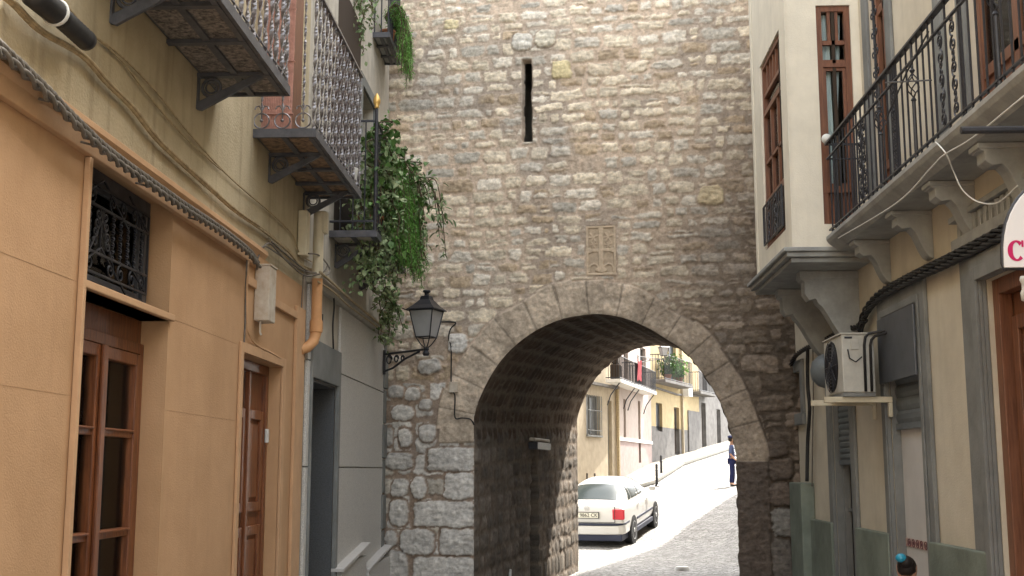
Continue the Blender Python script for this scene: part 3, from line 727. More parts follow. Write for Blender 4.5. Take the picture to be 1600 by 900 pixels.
# utilities on the orange house
def cable_px(fr, pts, c=.05, n=6):
    P = [(*fr.at(p[0], p[1], (p[2] if len(p) > 2 else c)), (p[2] if len(p) > 2 else c)) for p in pts]
    return [fr.w(*q) for q in smooth_path(P, n)]
def tube_thing(name, paths, r, mtl, label, cat, group=None, sides=6):
    m = MB(None); m.fr = None
    for k, p in enumerate(paths): m.tube(p, r[k] if isinstance(r, (list, tuple)) else r, sides)
    return tag(m.build(name, mtl, smooth=True), label, cat, group)
m = MB(None); path = cable_px(LW, [(-60, 15), (0, 72), (60, 128), (110, 180), (165, 232), (230, 280), (290, 322), (345, 358), (388, 392), (402, 412)], .095, 6)
twisted(m, path, .011, .013, .17, 3)
twisted(m, [p+Vector((.012, 0, -.03)) for p in path], .010, .012, .2, 2, 1.0)
for k in (14, 22, 30, 38): m.tube([path[k]+Vector((-.09, 0, -.01)), path[k]+Vector((.0, .0, -.035)), path[k]+Vector((.022, .01, 0)), path[k]+Vector((0, .01, .025)), path[k]+Vector((-.09, 0, .02))], .006, 5)
tag(m.build('cable', M['cable_grey'], smooth=True), 'thick twisted bundle of grey cables along the orange cornice', 'cable')
p2 = cable_px(LW, [(-20, -25), (17, 0), (60, 43), (127, 83), (165, 125), (205, 165), (240, 210), (275, 245), (325, 290), (367, 327), (410, 357), (450, 390), (470, 413), (495, 424)], .03)
p2b = [q+Vector((.004, 0, -.017)) for q in p2]
tube_thing('cable', [p2, p2b, [q+Vector((.012, 0, -.007)) for q in p2[:60]]], .0095, M['cable_paint'], 'pair of painted cables running diagonally below the left balconies', 'cable')
p3 = cable_px(LW, [(60, -40), (97, 0), (140, 50), (177, 77), (213, 110), (250, 150), (283, 193), (328, 245), (370, 287), (427, 336), (457, 367), (470, 398), (500, 415)], .018)
tube_thing('cable', [p3, cable_px(LW, [(150, 58), (190, 95), (225, 140), (262, 185), (300, 225), (345, 265)], .016)], .0055, M['cable_paint'], 'single thin painted cable just under the two left balconies', 'cable')
p4 = [cable_px(LW, [(402, 405), (412, 385, .06), (432, 395, .05), (460, 415, .05), (480, 425, .07), (505, 425, .12), (512, 415, .12)]), cable_px(LW, [(425, 378), (450, 400, .05), (478, 422, .06), (508, 430, .14), (515, 420, .12), (500, 400, .12), (482, 396, .1)]), cable_px(LW, [(404, 400), (420, 380, .05), (445, 405, .06), (475, 430, .07), (500, 428, .14)])]
tube_thing('cable', p4, .007, M['cable_grey'], 'loose loops of grey cable tied round the top of the drainpipe', 'cable')
# black splice closure
m = MB(None)
q0 = LW.w(*LW.at(48, -12, .10), .10); q1 = LW.w(*LW.at(92, 24, .11), .11); q2 = LW.w(*LW.at(138, 66, .10), .10)
ax1 = (q1-q0); L1 = ax1.length; ax2 = (q2-q1); L2 = ax2.length
m.lathe([(.03, 0), (.052, .02), (.052, L1-.02), (.045, L1)], q0, 18, ax1)
pr = [(.03, 0)]
for k in range(16): pr += [(.046 if k % 2 else .042, .01+(L2-.04)*k/16)]
pr += [(.046, L2-.02), (.02, L2)]
m.lathe(pr, q1, 18, ax2)
spl = m.build('cable_splice', M['cable_black'], smooth=True, label=None); tag(spl, 'black corrugated cable splice case fixed high on the cream wall, top left', 'cable splice')
m = MB(None); m.lathe([(.056, -.008), (.060, 0), (.056, .012)], q1-ax1.normalized()*.03, 18, ax1); m.build('white_band', M['white'], spl)
# meter box
y0 = 8.24; zb0, zb1 = LW.at(388, 497)[1], LW.at(388, 408)[1]
mb = MB(LW); mb.box(y0, y0+.2, zb0, zb1, .003, .11); mb = mb.build('junction_box', M['metal_box'], bevel=.006); tag(mb, 'dirty white metal junction box above the brown door', 'junction box')
m = MB(LW); m.box(y0-.004, y0+.204, zb1, zb1+.012, .0, .118); m.build('lid', M['metal_box'], mb, bevel=.003)
m = MB(LW); m.tube([(y0+.05, zb0, .04), (y0+.05, zb0-.08, .04), (y0+.05, zb0-.10, .05)], .008, 6); m.build('cable_stub', M['metal_box'], mb)
tube_thing('cable', [cable_px(LW, [(388, 408, .03), (386, 440, .02), (386, 500, .015), (388, 520, .015), (400, 538, .02), (425, 552, .02), (438, 560, .02)])], .007, M['orange_trim'], 'orange painted cable dropping from the junction box round the door corner', 'cable')
tube_thing('cable', [cable_px(LW, [(386, 400, .03), (384, 450, .01), (383, 505, .008), (381, 545, .008)])], .006, M['cable_grey'], 'thin grey cable running down left of the junction box', 'cable')
tube_thing('cable', [cable_px(LW, [(474, 430, .03), (471, 480, .02), (468, 540, .02)])], .006, M['cable_grey'], 'thin grey cable running straight down beside the drainpipe', 'cable')
# drainpipe
X = -2.07; yp = 9.93
pz = lambda py: onY(490, py, yp).z
dp_ = thing('drainpipe', 'cream drainpipe with an orange painted lower half and elbow, end of the orange house', 'drainpipe', (X, yp, 1.5))
m = MB(None); m.fr = None; m.tube([(X, yp, pz(436)), (X, yp, pz(332))], .046, 16); m.build('upper_pipe', M['pvc'], dp_, smooth='auto')
m = MB(None); m.fr = None
el = [(X, yp, pz(436)), (X, yp, pz(508)), (X, yp, pz(520)), (X-.015, yp-.03, pz(534)), (X-.05, yp-.1, pz(545)), (X-.10, yp-.2, pz(552))]
m.tube(el, [.046, .046, .046, .046, .044, .042], 16); m.lathe([(.047, 0), (.056, .005), (.056, .09), (.05, .11)], (X, yp, pz(520)), 16); m.build('lower_pipe', M['pvc_orange'], dp_, smooth='auto')
m = MB(WF); m.box(X-.03, X+.075, pz(365), pz(330), yp-.03, yp+.07); m.build('hopper', M['pvc'], dp_, bevel=.02)
m = MB(WF); m.box(-2.165, -2.09, onY(470, 400, 9.6).z, onY(470, 330, 9.6).z, 9.55, 9.68); tag(m.build('wall_cover', M['pvc'], bevel=.008), 'flaking cream cable cover on the wall left of the drainpipe', 'cable cover')
# ------------------------------------------------------------------ grey house
gh = thing('town_house', 'grey granite faced house with a dark doorway beside the stone tower', 'house', (-2.17, 12, 0))
YE = 14.55
g0, g1 = LW.at(478, 700)[0], LW.at(521, 700)[0]; gt = LW.at(521, 604)[1]
ZL = LW.at(594, 519)[1]
fw = LW.at(562, 200)[0], LW.at(582, 200)[0]; fz = LW.at(580, 330)[1], LW.at(575, 122)[1]
m = MB(LW); m.wall(YB+.002, YE, -.3, ZL, [(g0, g1, -.3, gt, .35)], t=.4); m.build('wall', M['render_grey'], gh)
m = MB(LW); m.wall(YB+.002, YE, ZL+.001, 8.7, [(fw[0], fw[1], ZL+.75, fz[1]-.25, .2)], t=.4); m.build('upper_wall', M['render_grey'], gh)
m = MB(LW); m.box(fw[0], fw[1], ZL+.7, fz[1]-.25, -.2, -.17); m.build('window', M['dark'], gh)
m = MB(LW); frame_rect(m, fw[0]-.13, fw[1]+.13, ZL+.7, fz[1]-.12, .125, .002, .035); m.build('window_surround', M['trim'], gh, bevel=.005)
m = MB(LW)      # granite slabs, small gaps between them
zj = [-.3, LW.at(586, 731)[1], LW.at(586, 609)[1], ZL-.06]
ga = [g1+.10, YE-.22]
for (x0, x1) in ((YB+.12, g0-.03), (ga[0], ga[1])):
    for z0, z1 in zip(zj, zj[1:]): m.box(x0+.004, x1-.004, z0+.006, z1-.006, .002, .028)
m.build('granite_cladding', M['granite'], gh, bevel=.004)
m = MB(LW); m.box(g0-.028, g0-.002, -.3, gt+.34, .003, .05); m.box(g1+.002, g1+.09, -.3, gt+.34, .003, .045); m.box(g0-.002, g1+.002, gt+.003, gt+.34, .003, .045)
m.build('door_surround', M['trim'], gh, bevel=.006)
m = MB(LW); m.box(g0-.3, g1+.3, -.3, gt+.2, -.34, -.30); m.box(g1-.016, g1-.001, -.3, gt-.001, -.30, .002); m.box(g0+.001, g0+.016, -.3, gt-.001, -.30, .002); m.box(g0+.016, g1-.016, gt-.02, gt-.001, -.30, .002); m.build('door', M['granite_dark'], gh)
m = MB(LW)
for k in range(9):
    z0 = -.2+k*.42; m.box(YE-.21-(.06 if k % 2 else 0), YE-.002, z0, z0+.4, .003, .05 if k % 2 else .035)
m.build('quoins', M['trim'], gh, bevel=.008)
zc1 = onY(535, 880, 11.8).z; zc2 = onY(577, 879, 13.5).z
m = MB(LW); m.box(g1+.11, 12.9, -.3, zc1, .03, .09); m.box(12.95, YE-.02, -.3, zc2, .03, .11); m.build('plinth', M['granite'], gh, bevel=.004)
m = MB(LW)
for x0, x1, z in ((g1+.0, 12.93, zc1), (12.94, YE+.02, zc2)):
    i = len(m.v)
    for a, dz in ((x0, -.05), (x1, .10)):
        for c in (.0, .125):
            for b in (0, .035): m.P(a, z+dz+b, c)
    for q in ((0, 1, 3, 2), (4, 6, 7, 5), (0, 4, 5, 1), (2, 3, 7, 6), (0, 2, 6, 4), (1, 5, 7, 3)): m.f.append([i+k for k in q])
m.build('coping', M['inner'], gh, bevel=.006)
m = MB(LW); m.prism([(0, ZL-.06), (.05, ZL-.055), (.08, ZL-.02), (.12, ZL), (.12, ZL+.03), (0, ZL+.06)], YB+.1, YE-.01, axis='a'); m.build('ledge', M['render_grey'], gh, bevel=.006)
tube_thing('cable', [cable_px(LW, [(497, 440, .13), (520, 455, .13), (545, 478, .13), (575, 500, .13), (600, 520, .12)], n=8), cable_px(LW, [(500, 425, .16), (525, 447, .15), (550, 470, .14), (600, 512, .12)])], [.009, .012], M['cable_paint'], 'cable sagging along the ledge of the grey house', 'cable')
tube_thing('cable', [cable_px(LW, [(521, 455, .05), (522, 480, .05), (520, 510, .05), (521, 545, .05)])], .008, M['cable_black'], 'short black cable dropping down the wall beside the dark doorway', 'cable')
# house number
def text(s_, size, fr, a, b, c, mtl, name, parent=None, ext=.004, font=None, mirror=1):
    cu = bpy.data.curves.new(name, 'FONT'); cu.body = s_; cu.size = size; cu.extrude = ext; cu.align_x = 'CENTER'; cu.align_y = 'CENTER'
    to = bpy.data.objects.new('t', cu); COL.objects.link(to); bpy.context.view_layer.update()
    me = bpy.data.meshes.new_from_object(to.evaluated_get(bpy.context.evaluated_depsgraph_get())); bpy.data.objects.remove(to)
    for v in me.vertices:
        p = fr.w(a+v.co.x*mirror, b+v.co.y, c+v.co.z); v.co = p
    me.materials.clear(); me.materials.append(mtl); me.name = name
    o = bpy.data.objects.new(name, me); COL.objects.link(o)
    if parent is not None: child(o, parent)
    return o
na, nb = LW.at(505, 503, .05); text('14', .2, LW, na, nb, .034, M['iron'], 'house_number', gh, mirror=-1)
# third little balcony, high up
z3 = onY(582, 76, 13.6).z
s3 = ribs_slab(gh, LW, 13.2, 14.15, .19, z3, M['slab'], 0, (13.5, 13.85), M['steel'], 'tiny window balcony high beside the tower, with ferns')
m = MB(LW); 
for a in [13.2+k*.119 for k in range(9)]: m.tube([(a, z3+.05, .18), (a, z3+.85, .18)], .008, 6)
for c in (.02, .10): m.tube([(13.2, z3+.05, c), (13.2, z3+.85, c)], .008, 6)
m.tube([(13.2, z3+.85, 0), (13.2, z3+.85, .18), (14.15, z3+.85, .18), (14.15, z3+.85, 0)], .012, 6); m.build('railing', M['iron'], s3)
# dark balcony of the grey house carrying the plants
z4 = onY(520, 372, 11.0).z
s4 = ribs_slab(gh, LW, 10.9, 13.0, .44, z4, M['render_grey'], 0, (11.3, 11.9, 12.5), M['steel'], 'dark balcony of the grey house hidden under trailing plants')
m = MB(LW); tz = z4+1.12
for k in range(20): a = lerp(10.91, 12.99, k/19); m.tube([(a, z4+.05, .43), (a, tz, .43)], .007, 6)
for z in (tz, z4+.14): m.tube([(10.9, z, 0), (10.9, z, .43), (13.0, z, .43), (13.0, z, 0)], .012, 6)
for c in (.1, .22, .33): m.tube([(10.9, z4+.05, c), (10.9, tz, c)], .007, 6)
m.tube([(10.9, z4+.05, .43), (10.9, tz+.12, .43)], .016, 8); m.build('railing', M['iron'], s4)
m = MB(None); m.lathe([(.01, 0), (.026, .012), (.018, .025), (.034, .055), (.036, .085), (.022, .125), (.005, .155)], LW.w(10.9, tz+.12, .43), 14)
m.build('brass_finial', mat('brass', (.65, .42, .14), .35, metal=.7), s4, smooth=True)
for a in (11.2, 12.6): bracket(s4, LW, a, .44, z4, .25, M['steel'])
m = MB(LW); m.box(11.1, 12.4, z4+.06, 6.6, -.012, .004); m.build('balcony_door', M['dark2'], gh)
# ------------------------------------------------------------------ right side: cream house
rh = thing('town_house', 'cream house with grey trims, a bay window and a long iron balcony, right side', 'house', (2.75, 8, 0))
RE = 13.93; ZU = 3.9
def RA(px, py=735, c=0.0): return RW.at(px, py, c)[0]
zB = RW.at(1453, 466)[1]; zC = RW.at(1572, 425)[1]
bh = [RA(1395, 700), RA(1451, 700)]; bh = [min(bh), max(bh)]
ah = sorted([RA(1305), RA(1335)]); ch = sorted([RA(1560), 6.1]); sh = sorted([RA(1245), RA(1259)])
zs0, zs1 = RW.at(1252, 646)[1], RW.at(1252, 580)[1]
zA = zB-.25
m = MB(RW); m.wall(-6, RE, -.3, ZU, [(bh[0], bh[1], -.3, zB, .05), (ah[0], ah[1], -.3, zA, .16), (ch[0], ch[1], -.3, zC, .2), (sh[0], sh[1], zs0, zs1, .2)], t=.3); m.build('wall', M['cream'], rh)
d1a = sorted([RA(1392), RA(1422)]); d2a = sorted([RA(1556), 6.4])
zbal = 3.95
# balcony heights
Xb = 2.34; cb = 2.75-Xb
zb_ = onY(1296, 392, 10.3).z; zt_ = onY(1296, 370, 10.3).z
m = MB(RW); m.wall(-6, RE, ZU+.001, 8.7, [(d1a[0], d1a[1], zt_+.02, 6.7, .15), (d2a[0], d2a[1], zt_+.02, 6.7, .15)], t=.3); m.build('upper_wall', M['cream'], rh)
def tr(m, x0, x1, z0, z1, w, c=.03, bottom=False, cc=.002):
    m.box(x0-w, x0-.002, z0, z1+w, cc, c); m.box(x1+.002, x1+w, z0, z1+w, cc, c); m.box(x0-.002, x1+.002, z1+.002, z1+w, cc, c)
    if bottom: m.box(x0-w, x1+w, z0-w, z0-.002, cc, c+.01)
m = MB(RW)
tr(m, bh[0], bh[1], -.3, zB, .17, .035); tr(m, bh[0], bh[1], -.3, zB, .06, .05, cc=.036)
tr(m, ah[0], ah[1], -.3, zA, .16, .035)
tr(m, ch[0], ch[1], -.3, zC, .42, .03); tr(m, ch[0], ch[1], -.3, zC, .17, .055, cc=.031); tr(m, ch[0], ch[1], -.3, zC, .09, .08, cc=.056)
tr(m, sh[0], sh[1], zs0, zs1, .13, .035, True)
m.box(bh[1]-.014, bh[1]-.001, -.3, zB-.001, -.15, .0); m.box(ah[1]-.014, ah[1]-.001, -.3, zA-.001, -.13, .0)
m.build('door_surround', M['trim'], rh, bevel=.005)
m = MB(RW); tr(m, d1a[0], d1a[1], zt_+.03, 6.7, .16, .03); tr(m, d2a[0], d2a[1], zt_+.03, 6.7, .16, .03); m.box(RA(1518), RA(1506), zt_+.03, 8, .002, .04)
m.build('upper_surround', M['trim'], rh, bevel=.005)
zd = RW.at(1520, 860, .06)[1]
m = MB(RW)
for x0, x1, dz in ((-8, ch[0]-.42, 0), (ch[1]+.10, bh[0]-.062, 0), (bh[1]+.062, ah[0]-.165, .0), (ah[1]+.03, RA(1272), .0), (RA(1253)+.02, RE-.02, .0)):
    if x1 > x0: m.box(x0, x1, -.3, zd+dz, .001, .06)
m.build('dado', M['dado'], rh, bevel=.01)
m = MB(RW); zp_ = RW.at(1262, 755, .14)[1]; m.box(RA(1272)+.01, RA(1253)+.01, -.3, zp_, .003, .15); m.build('pipe_casing', M['dado'], rh, bevel=.01)
# small window
o_ = MB(RW); frame_rect(o_, sh[0]+.002, sh[1]-.002, zs0+.002, zs1-.002, .04, -.12, -.08); o_ = o_.build('window', M['trim'], rh)
m = MB(RW); m.box(sh[0]-.1, sh[1]+.1, zs0-.1, zs1+.1, -.19, -.16); m.build('glass', M['dark'], o_)
# shutter helper
def shutter(par, x0, x1, z0, z1, c, step=.055, name='shutter'):
    m = MB(RW); pf_ = []
    n = max(1, int((z1-z0)/step)); P = [(c-.02, z0)]
    for k in range(n):
        z = z0+(z1-z0)*k/n; h = (z1-z0)/n
        P += [(c, z), (c+.012, z+h*.3), (c+.012, z+h*.7), (c, z+h*.94), (c-.006, z+h*.97)]
    P += [(c-.02, z1)]
    m.prism(P, x0, x1, axis='a'); m.box(x0, x1, z0-.05, z0-.002, c-.015, c+.018)
    return m.build(name, M['shutter'], par)
# door A (half lowered shutter)
zsh = RW.at(1320, 718, -.08)[1]
o_ = MB(RW); frame_rect(o_, ah[0]+.002, ah[1]-.002, -.29, zA-.002, .05, -.13, -.07); o_.box((ah[0]+ah[1])/2-.03, (ah[0]+ah[1])/2+.03, -.2, zsh, -.12, -.09); doorA = o_.build('door', M['trim'], rh)
shutter(doorA, ah[0]+.03, ah[1]-.03, zsh, zA-.03, -.055)
m = MB(RW); m.box(ah[0]-.05, ah[1]+.05, -.3, zA+.05, -.155, -.145); m.build('glass', M['sheet'], doorA)
for z in (.45, 1.35): m = MB(RW); m.box(ah[0]+.05, ah[1]-.05, z, z+.03, -.13, -.10); m.build('door_bar', M['trim'], doorA)
# door B: metal panel, shutter and white room
zp0 = RW.at(1447, 582, .06)[1]
doorB = MB(RW).box(bh[0]-.02, bh[1]+.04, zp0, zB-.01, .055, .075).build('door', M['sheet'], rh, label='open doorway with a grey metal panel and rolled up shutter', bevel=.006)
zr_ = RW.at(1451, 656, -.06)[1]
shutter(doorB, bh[0]+.02, bh[1]-.02, zr_, zp0+.2, -.05, .09)
m = MB(RW)
rm_n, rm_f = bh
i = [(rm_n, -.141), (rm_n, -1.5), (rm_f+.45, -1.5), (rm_f+.45, -.32), (rm_f, -.141)]
m.box(rm_n-.3, rm_f+.6, -.3, zB, -1.2, -1.15); m.box(rm_f-.0, rm_f+.03, -.3, zB, -1.14, -.155); m.box(rm_n-.08, rm_n-.02, -.3, zB, -1.14, -.145)
m.build('room_wall', M['inner'], doorB)
# white inner wall seen through the door, with its band of patterned tiles
tb1, tb0 = RW.at(1433, 841, -.13)[1], RW.at(1433, 854, -.13)[1]
m = MB(RW); m.box(bh[0]+.02, bh[1]-.016, -.3, zB, -.14, -.07); m.build('inner_wall', M['inner'], doorB)
m = MB(RW); m.box(bh[0]+.02, bh[1]-.016, tb0, tb1, -.069, -.064)
m.build('tile_band', M['band'], doorB)
m = MB(RW)
na_ = int((bh[1]-bh[0]-.06)/.11)
for k in range(na_):
    ca_ = bh[0]+.02+.055+.11*k; cz_ = (tb0+tb1)/2
    m.lathe([(.014, 0), (.014, .003)], RW.w(ca_, cz_, -.0635), 8, (-1, 0, 0))
    m.tube([(ca_+.036*math.cos(t), cz_+.030*math.sin(t), -.063) for t in [2*math.pi*q/12 for q in range(12)]], .004, 4, closed=True)
m.build('tile_pattern', mat('dark_red_glaze', (.12, .04, .05), .4), doorB)
# door C: wooden
o_ = MB(RW); frame_rect(o_, ch[0]+.002, ch[1]-.002, -.29, zC-.002, .10, -.12, -.03); doorC = o_.build('door', M['wood_red'], rh, bevel=.006)
m = MB(RW); m.box(ch[0]+.1, ch[1]-.1, -.3, zC-.1, -.17, -.12)
mc = (ch[0]+ch[1])/2
for x0, x1 in ((ch[0]+.13, mc-.02), (mc+.02, ch[1]-.13)):
    for z0, z1 in ((.0, .8), (.95, zC-.25)): frame_rect(m, x0, x1, z0, z1, .09, -.12, -.09); m.box(x0+.13, x1-.13, z0+.13, z1-.13, -.12, -.10)
m.build('door_leaf', M['wood_red'], doorC, bevel=.008)
# ---- balcony
y0b, y1b = 2.6, 10.3
bal = MB(RW); H_ = zt_-zb_
bal.prism([(0, zb_), (cb-.10, zb_), (cb-.06, zb_+H_*.25), (cb-.02, zb_+H_*.5), (cb-.015, zb_+H_*.55), (cb+.0, zb_+H_*.75), (cb+.0, zt_), (0, zt_)], y0b, y1b, axis='a')
bal = bal.build('balcony', M['slab'], rh, label='long concrete balcony with a black iron railing over the shop doors', bevel=.004)
m = MB(RW)
c_ = cb-.035; top = onY(1297, 228, 10.3).z
m.box(y0b, y1b-.01, top, top+.016, c_-.022, c_+.022); m.box(y0b, y1b-.01, top-.13, top-.118, c_-.010, c_+.010); m.box(y0b, y1b-.01, zt_+.05, zt_+.062, c_-.010, c_+.010)
m.box(y1b-.03, y1b-.008, top, top+.016, 0, c_-.022); m.box(y1b-.03, y1b-.01, top-.13, top-.118, 0, c_); m.box(y1b-.03, y1b-.01, zt_+.05, zt_+.062, 0, c_)
def dpx(px): return RW.at(px, 200, c_)[0]
orn_b = [dpx(1376), dpx(1430), dpx(1567), 5.1, 3.9]       # posts with a basket
orn_s = [(dpx(1345), .14), ((dpx(1465)+dpx(1508))/2, .24), (dpx(1398), .05), (5.6, .24), (4.4, .24)]        # scroll panels (centre, half width)
def basket(m, a, c, z, r=.036, h=.17):
    m.lathe([(.010, -.03), (.02, -.018), (.01, 0)], RW.w(a, z, c), 8); m.lathe([(.010, h), (.02, h+.018), (.01, h+.03)], RW.w(a, z, c), 8)
    for q in range(4):
        m.tube([(a+r*math.sin(math.pi*t)*math.cos(q*math.pi/2+t*3.4), z+h*t, c+r*math.sin(math.pi*t)*math.sin(q*math.pi/2+t*3.4)) for t in [k/10 for k in range(11)]], .0045, 5)
a = y0b+.02
while a < y1b-.02:
    if not any(abs(a-s_) < w_+.01 for s_, w_ in orn_s) and not any(abs(a-b_) < .05 for b_ in orn_b):
        m.tube([(a, zt_-.01, c_), (a, top, c_)], .0075, 6)
    a += .122
for b_ in orn_b:
    m.tube([(b_, zt_-.01, c_), (b_, zt_+.42, c_)], .013, 8); m.tube([(b_, zt_+.62, c_), (b_, top, c_)], .010, 8); basket(m, b_, c_, zt_+.44, .042, .17)
for s_, w_ in orn_s:
    for e in (-w_, w_, 0): m.tube([(s_+e, zt_-.01, c_), (s_+e, top, c_)], .008, 6)
    if w_ < .1: n_ = 9
    hh_ = (top-.13-zt_-.06); n_ = 5 if w_ > .1 else 9; st = hh_/n_
    for k in range(n_):
        z = zt_+.06+st*(k+.5)
        for sd in (-1, 1):
            cx = s_+sd*w_/2; r_ = min(st*.40, w_*.42)
            up = 1 if k % 2 else -1
            sp1 = spiral((cx, z+up*st*.1), r_, 1.6, R(90)*up, sd*up, 20); m.tube([(p[0], p[1], c_) for p in sp1], .0062, 5)
            sp2 = spiral((cx-sd*r_*.2, z-up*st*.34), r_*.55, 1.2, -R(90)*up, sd*up, 12); m.tube([(p[0], p[1], c_) for p in sp2], .0055, 5)
for c in (.07, .15, .23, .31): m.tube([(y1b-.02, zt_-.01, c), (y1b-.02, top, c)], .0075, 6)
# tall standing scrolled bar above the rail (seen at 1395,70)
m.tube([(9.6, zt_, .10), (9.6, top+1.3, .10)], .012, 6)
for k in range(7):
    z = top+.1+k*.17
    for sd in (-1, 1): m.tube([(9.6+sd*.055+q[0], z+q[1], .10) for q in spiral((0, 0), .05, 1.3, R(90), sd, 14)], .006, 5)
# clothes line frame
m.tube([(dpx(1428)+.5, top-.35, c_+.03), (dpx(1428), top-.2, c_+.03), (dpx(1428)-.5, top-.1, c_+.03)], .006, 5); m.tube([(dpx(1428)+.5, top-.1, c_+.03), (dpx(1428)-.5, top-.42, c_+.03)], .006, 5)
m.build('railing', M['iron'], bal)
m = MB(None); m.lathe([(.045*math.sin(math.pi*k/12), .045-.045*math.cos(math.pi*k/12)) for k in range(13)], RW.w(y1b-.02, top+.014, c_), 18)
tag(m.build('ball_finial', M['white'], smooth=True), 'small white ball on the corner of the right balcony railing', 'ball')
# corbels
def corbel(par, a, C1, zt, drop, w, mtl, label=None):
    m = MB(RW); P = [(0, zt), (C1, zt), (C1, zt-drop*.12), (C1-.03, zt-drop*.14), (C1-.03, zt-drop*.30), (C1-.07, zt-drop*.38), (C1-.13, zt-drop*.36), (C1-.15, zt-drop*.42)]
    x0 = C1-.15; z0 = zt-drop*.42
    for k in range(1, 9):
        t = k/8; P.append((x0*(1-t)**.8*(1-.0*t) if t < 1 else 0, z0-(drop*.58)*(math.sin(t*math.pi/2))**1.5*1.0))
    P = [p for i, p in enumerate(P) if i == 0 or (Vector(p)-Vector(P[i-1])).length > 1e-5]
    m.prism(P, a-w/2, a+w/2, axis='a')
    m.box(a-w/2-.012, a+w/2+.012, zt-drop*.10, zt-.002, 0, C1+.012)
    return m.build('corbel', mtl, par, bevel=.006)
for a in (9.87, 8.74, 7.83, 6.9, 6.0, 5.1, 4.2): corbel(bal, a, cb-.12, zb_-.001, .36, .14, M['slab'])
# dripping white wire under the balcony
tube_thing('wire', [cable_px(RW, [(1462, 222, cb+.01), (1478, 240, cb+.01), (1490, 268, .35), (1505, 298, .3), (1530, 316, .25), (1560, 316, .2), (1590, 290, .2)]),
                    cable_px(RW, [(1310, 372, cb+.012), (1400, 318, cb+.012), (1455, 262, cb+.012), (1475, 242, cb+.012), (1520, 215, cb+.012), (1600, 150, cb+.012)], .1)], .0048, M['white'], 'pale wire looping below the right balcony edge', 'wire')
# ---- bay window
yb0, yb1 = 10.45, 12.35; XB = onY(1240, 388, 10.45).x; cbay = 2.75-XB
zs_b = onY(1240, 411, yb0).z; zs_t = onY(1240, 389, yb0).z
s0, s1 = RW.at(1222, 200, cbay)[0], RW.at(1190, 200, cbay)[0]; print('bay', XB, s0, s1, RW.at(1230, 200, cbay)[0]); s0 = max(s0, yb0+.1)
wz1 = (RW.at(1218, 46, cbay)[1]+RW.at(1188, 100, cbay)[1])/2; wz0 = (RW.at(1225, 355, cbay)[1]+RW.at(1198, 396, cbay)[1])/2
wzm = (RW.at(1225, 280, cbay)[1]+RW.at(1196, 316, cbay)[1])/2
bay = MB(RW); bay.fr = Fr((XB, 0, 0), (0, 1, 0), (-1, 0, 0)); BF = bay.fr
bay.wall(yb0, yb1, zs_t, 8.7, [(s0, s1, wz0, wz1, .10)], t=.12)
bay.f = bay.f[:-5]          # drop the thick body, build the sides below
SF = Fr((XB, yb0, 0), (1, 0, 0), (0, -1, 0))
n0 = onY(1281, 180, yb0); n1 = onY(1335, 180, yb0); nz1 = onY(1305, 8, yb0).z; nz0 = onY(1300, 350, yb0).z
hx0, hx1 = n0.x-XB, n1.x-XB; WB = 2.75-XB+.005
bay.fr = SF; bay.wall(0, WB, zs_t, 8.7, [(hx0, hx1, nz0, nz1, .10)], t=.12); bay.f = bay.f[:-5]
bay.fr = Fr((XB, yb1, 0), (1, 0, 0), (0, 1, 0)); bay.wall(0, WB, zs_t, 8.7, [], t=.12); bay.f = bay.f[:-5]
bay.fr = RW
bay = bay.build('bay_window', M['bay'], rh, label='pale plaster bay with two tall brown framed windows')
m = MB(BF); m.box(yb0+.03, yb1-.03, zs_t, 8.7, -.45, -.42); m.build('room_behind', M['dark2'], bay)
m = MB(BF)      # thick border and corner boards
m.box(yb0-.012, yb0+.035, zs_t, 8.7, .002, .012); m.box(yb1-.10, yb1+.0, zs_t, 8.7, .002, .012); m.build('corner_board', M['bay'], bay)
def bay_window(fr, a0, a1, z0, z1, zm, nm, lattice=True, grille=True):
    m = MB(fr); c = -.05
    frame_rect(m, a0+.002, a1-.002, z0+.002, z1-.002, .05, c-.03, c+.03)
    H = z1-z0; t1 = z1-H*.17; t2 = z1-H*.26; w = a1-a0
    for z in ((t1, t2) if lattice else ()): m.box(a0+.05, a1-.05, z-.02, z+.02, c-.02, c+.02)
    m.box(a0+.05, a1-.05, t2-.05, t2-.015, c-.02, c+.028)
    for k in range(1, nm): a = lerp(a0+.05, a1-.05, k/nm); m.box(a-.014, a+.014, t1, z1-.05, c-.02, c+.018)
    if w > .5:
        for k in (1, 2):
            a = lerp(a0, a1, k/3); m.box(a-.022, a+.022, zm, t2, c-.02, c+.02)
        m.box(a0+.05, a1-.05, lerp(zm, t2, .42), lerp(zm, t2, .42)+.03, c-.02, c+.02)
    else: frame_rect(m, a0+.05, a1-.05, zm+.03, t2-.05, .03, c-.025, c+.01)
    m.box(a0+.0, a1-.0, zm-.03, zm+.03, c-.02, c+.035)
    m.box(a0+.05, a1-.05, z0, zm-.03, c-.03, c-.005) if not grille else None
    wn = m.build('window', M['wood_red'], bay)
    m = MB(fr); m.box(a0+.04, a1-.04, z0+.04, z1-.04, c-.012, c-.008); m.build('pane', M['glass'], wn)
    m = MB(fr)
    for q0, q1 in ((a0+.05, a1-.06),) if w < .5 else ((a0+.04, lerp(a0, a1, .48)), (lerp(a0, a1, .54), a1-.04)):
        rows = []
        for z, sp_ in ((zm, .55), (lerp(zm, z1, .4), .7), (lerp(zm, z1, .7), .88), (z1-.05, 1.0)):
            rows.append([(lerp(q0, lerp(q0, q1, sp_*1.0), k/18), z, c-.07+.012*math.sin(k*1.7)) for k in range(19)])
        m.sheet(rows)
    m.build('curtain', M['curtain'], wn, smooth=True)
    return wn
wa = bay_window(BF, s0, s1, wz0, wz1, wzm, 6)
m = MB(BF)
frame_rect(m, s0+.03, s1-.03, wz0+.04, wzm-.04, .014, .01, .024)
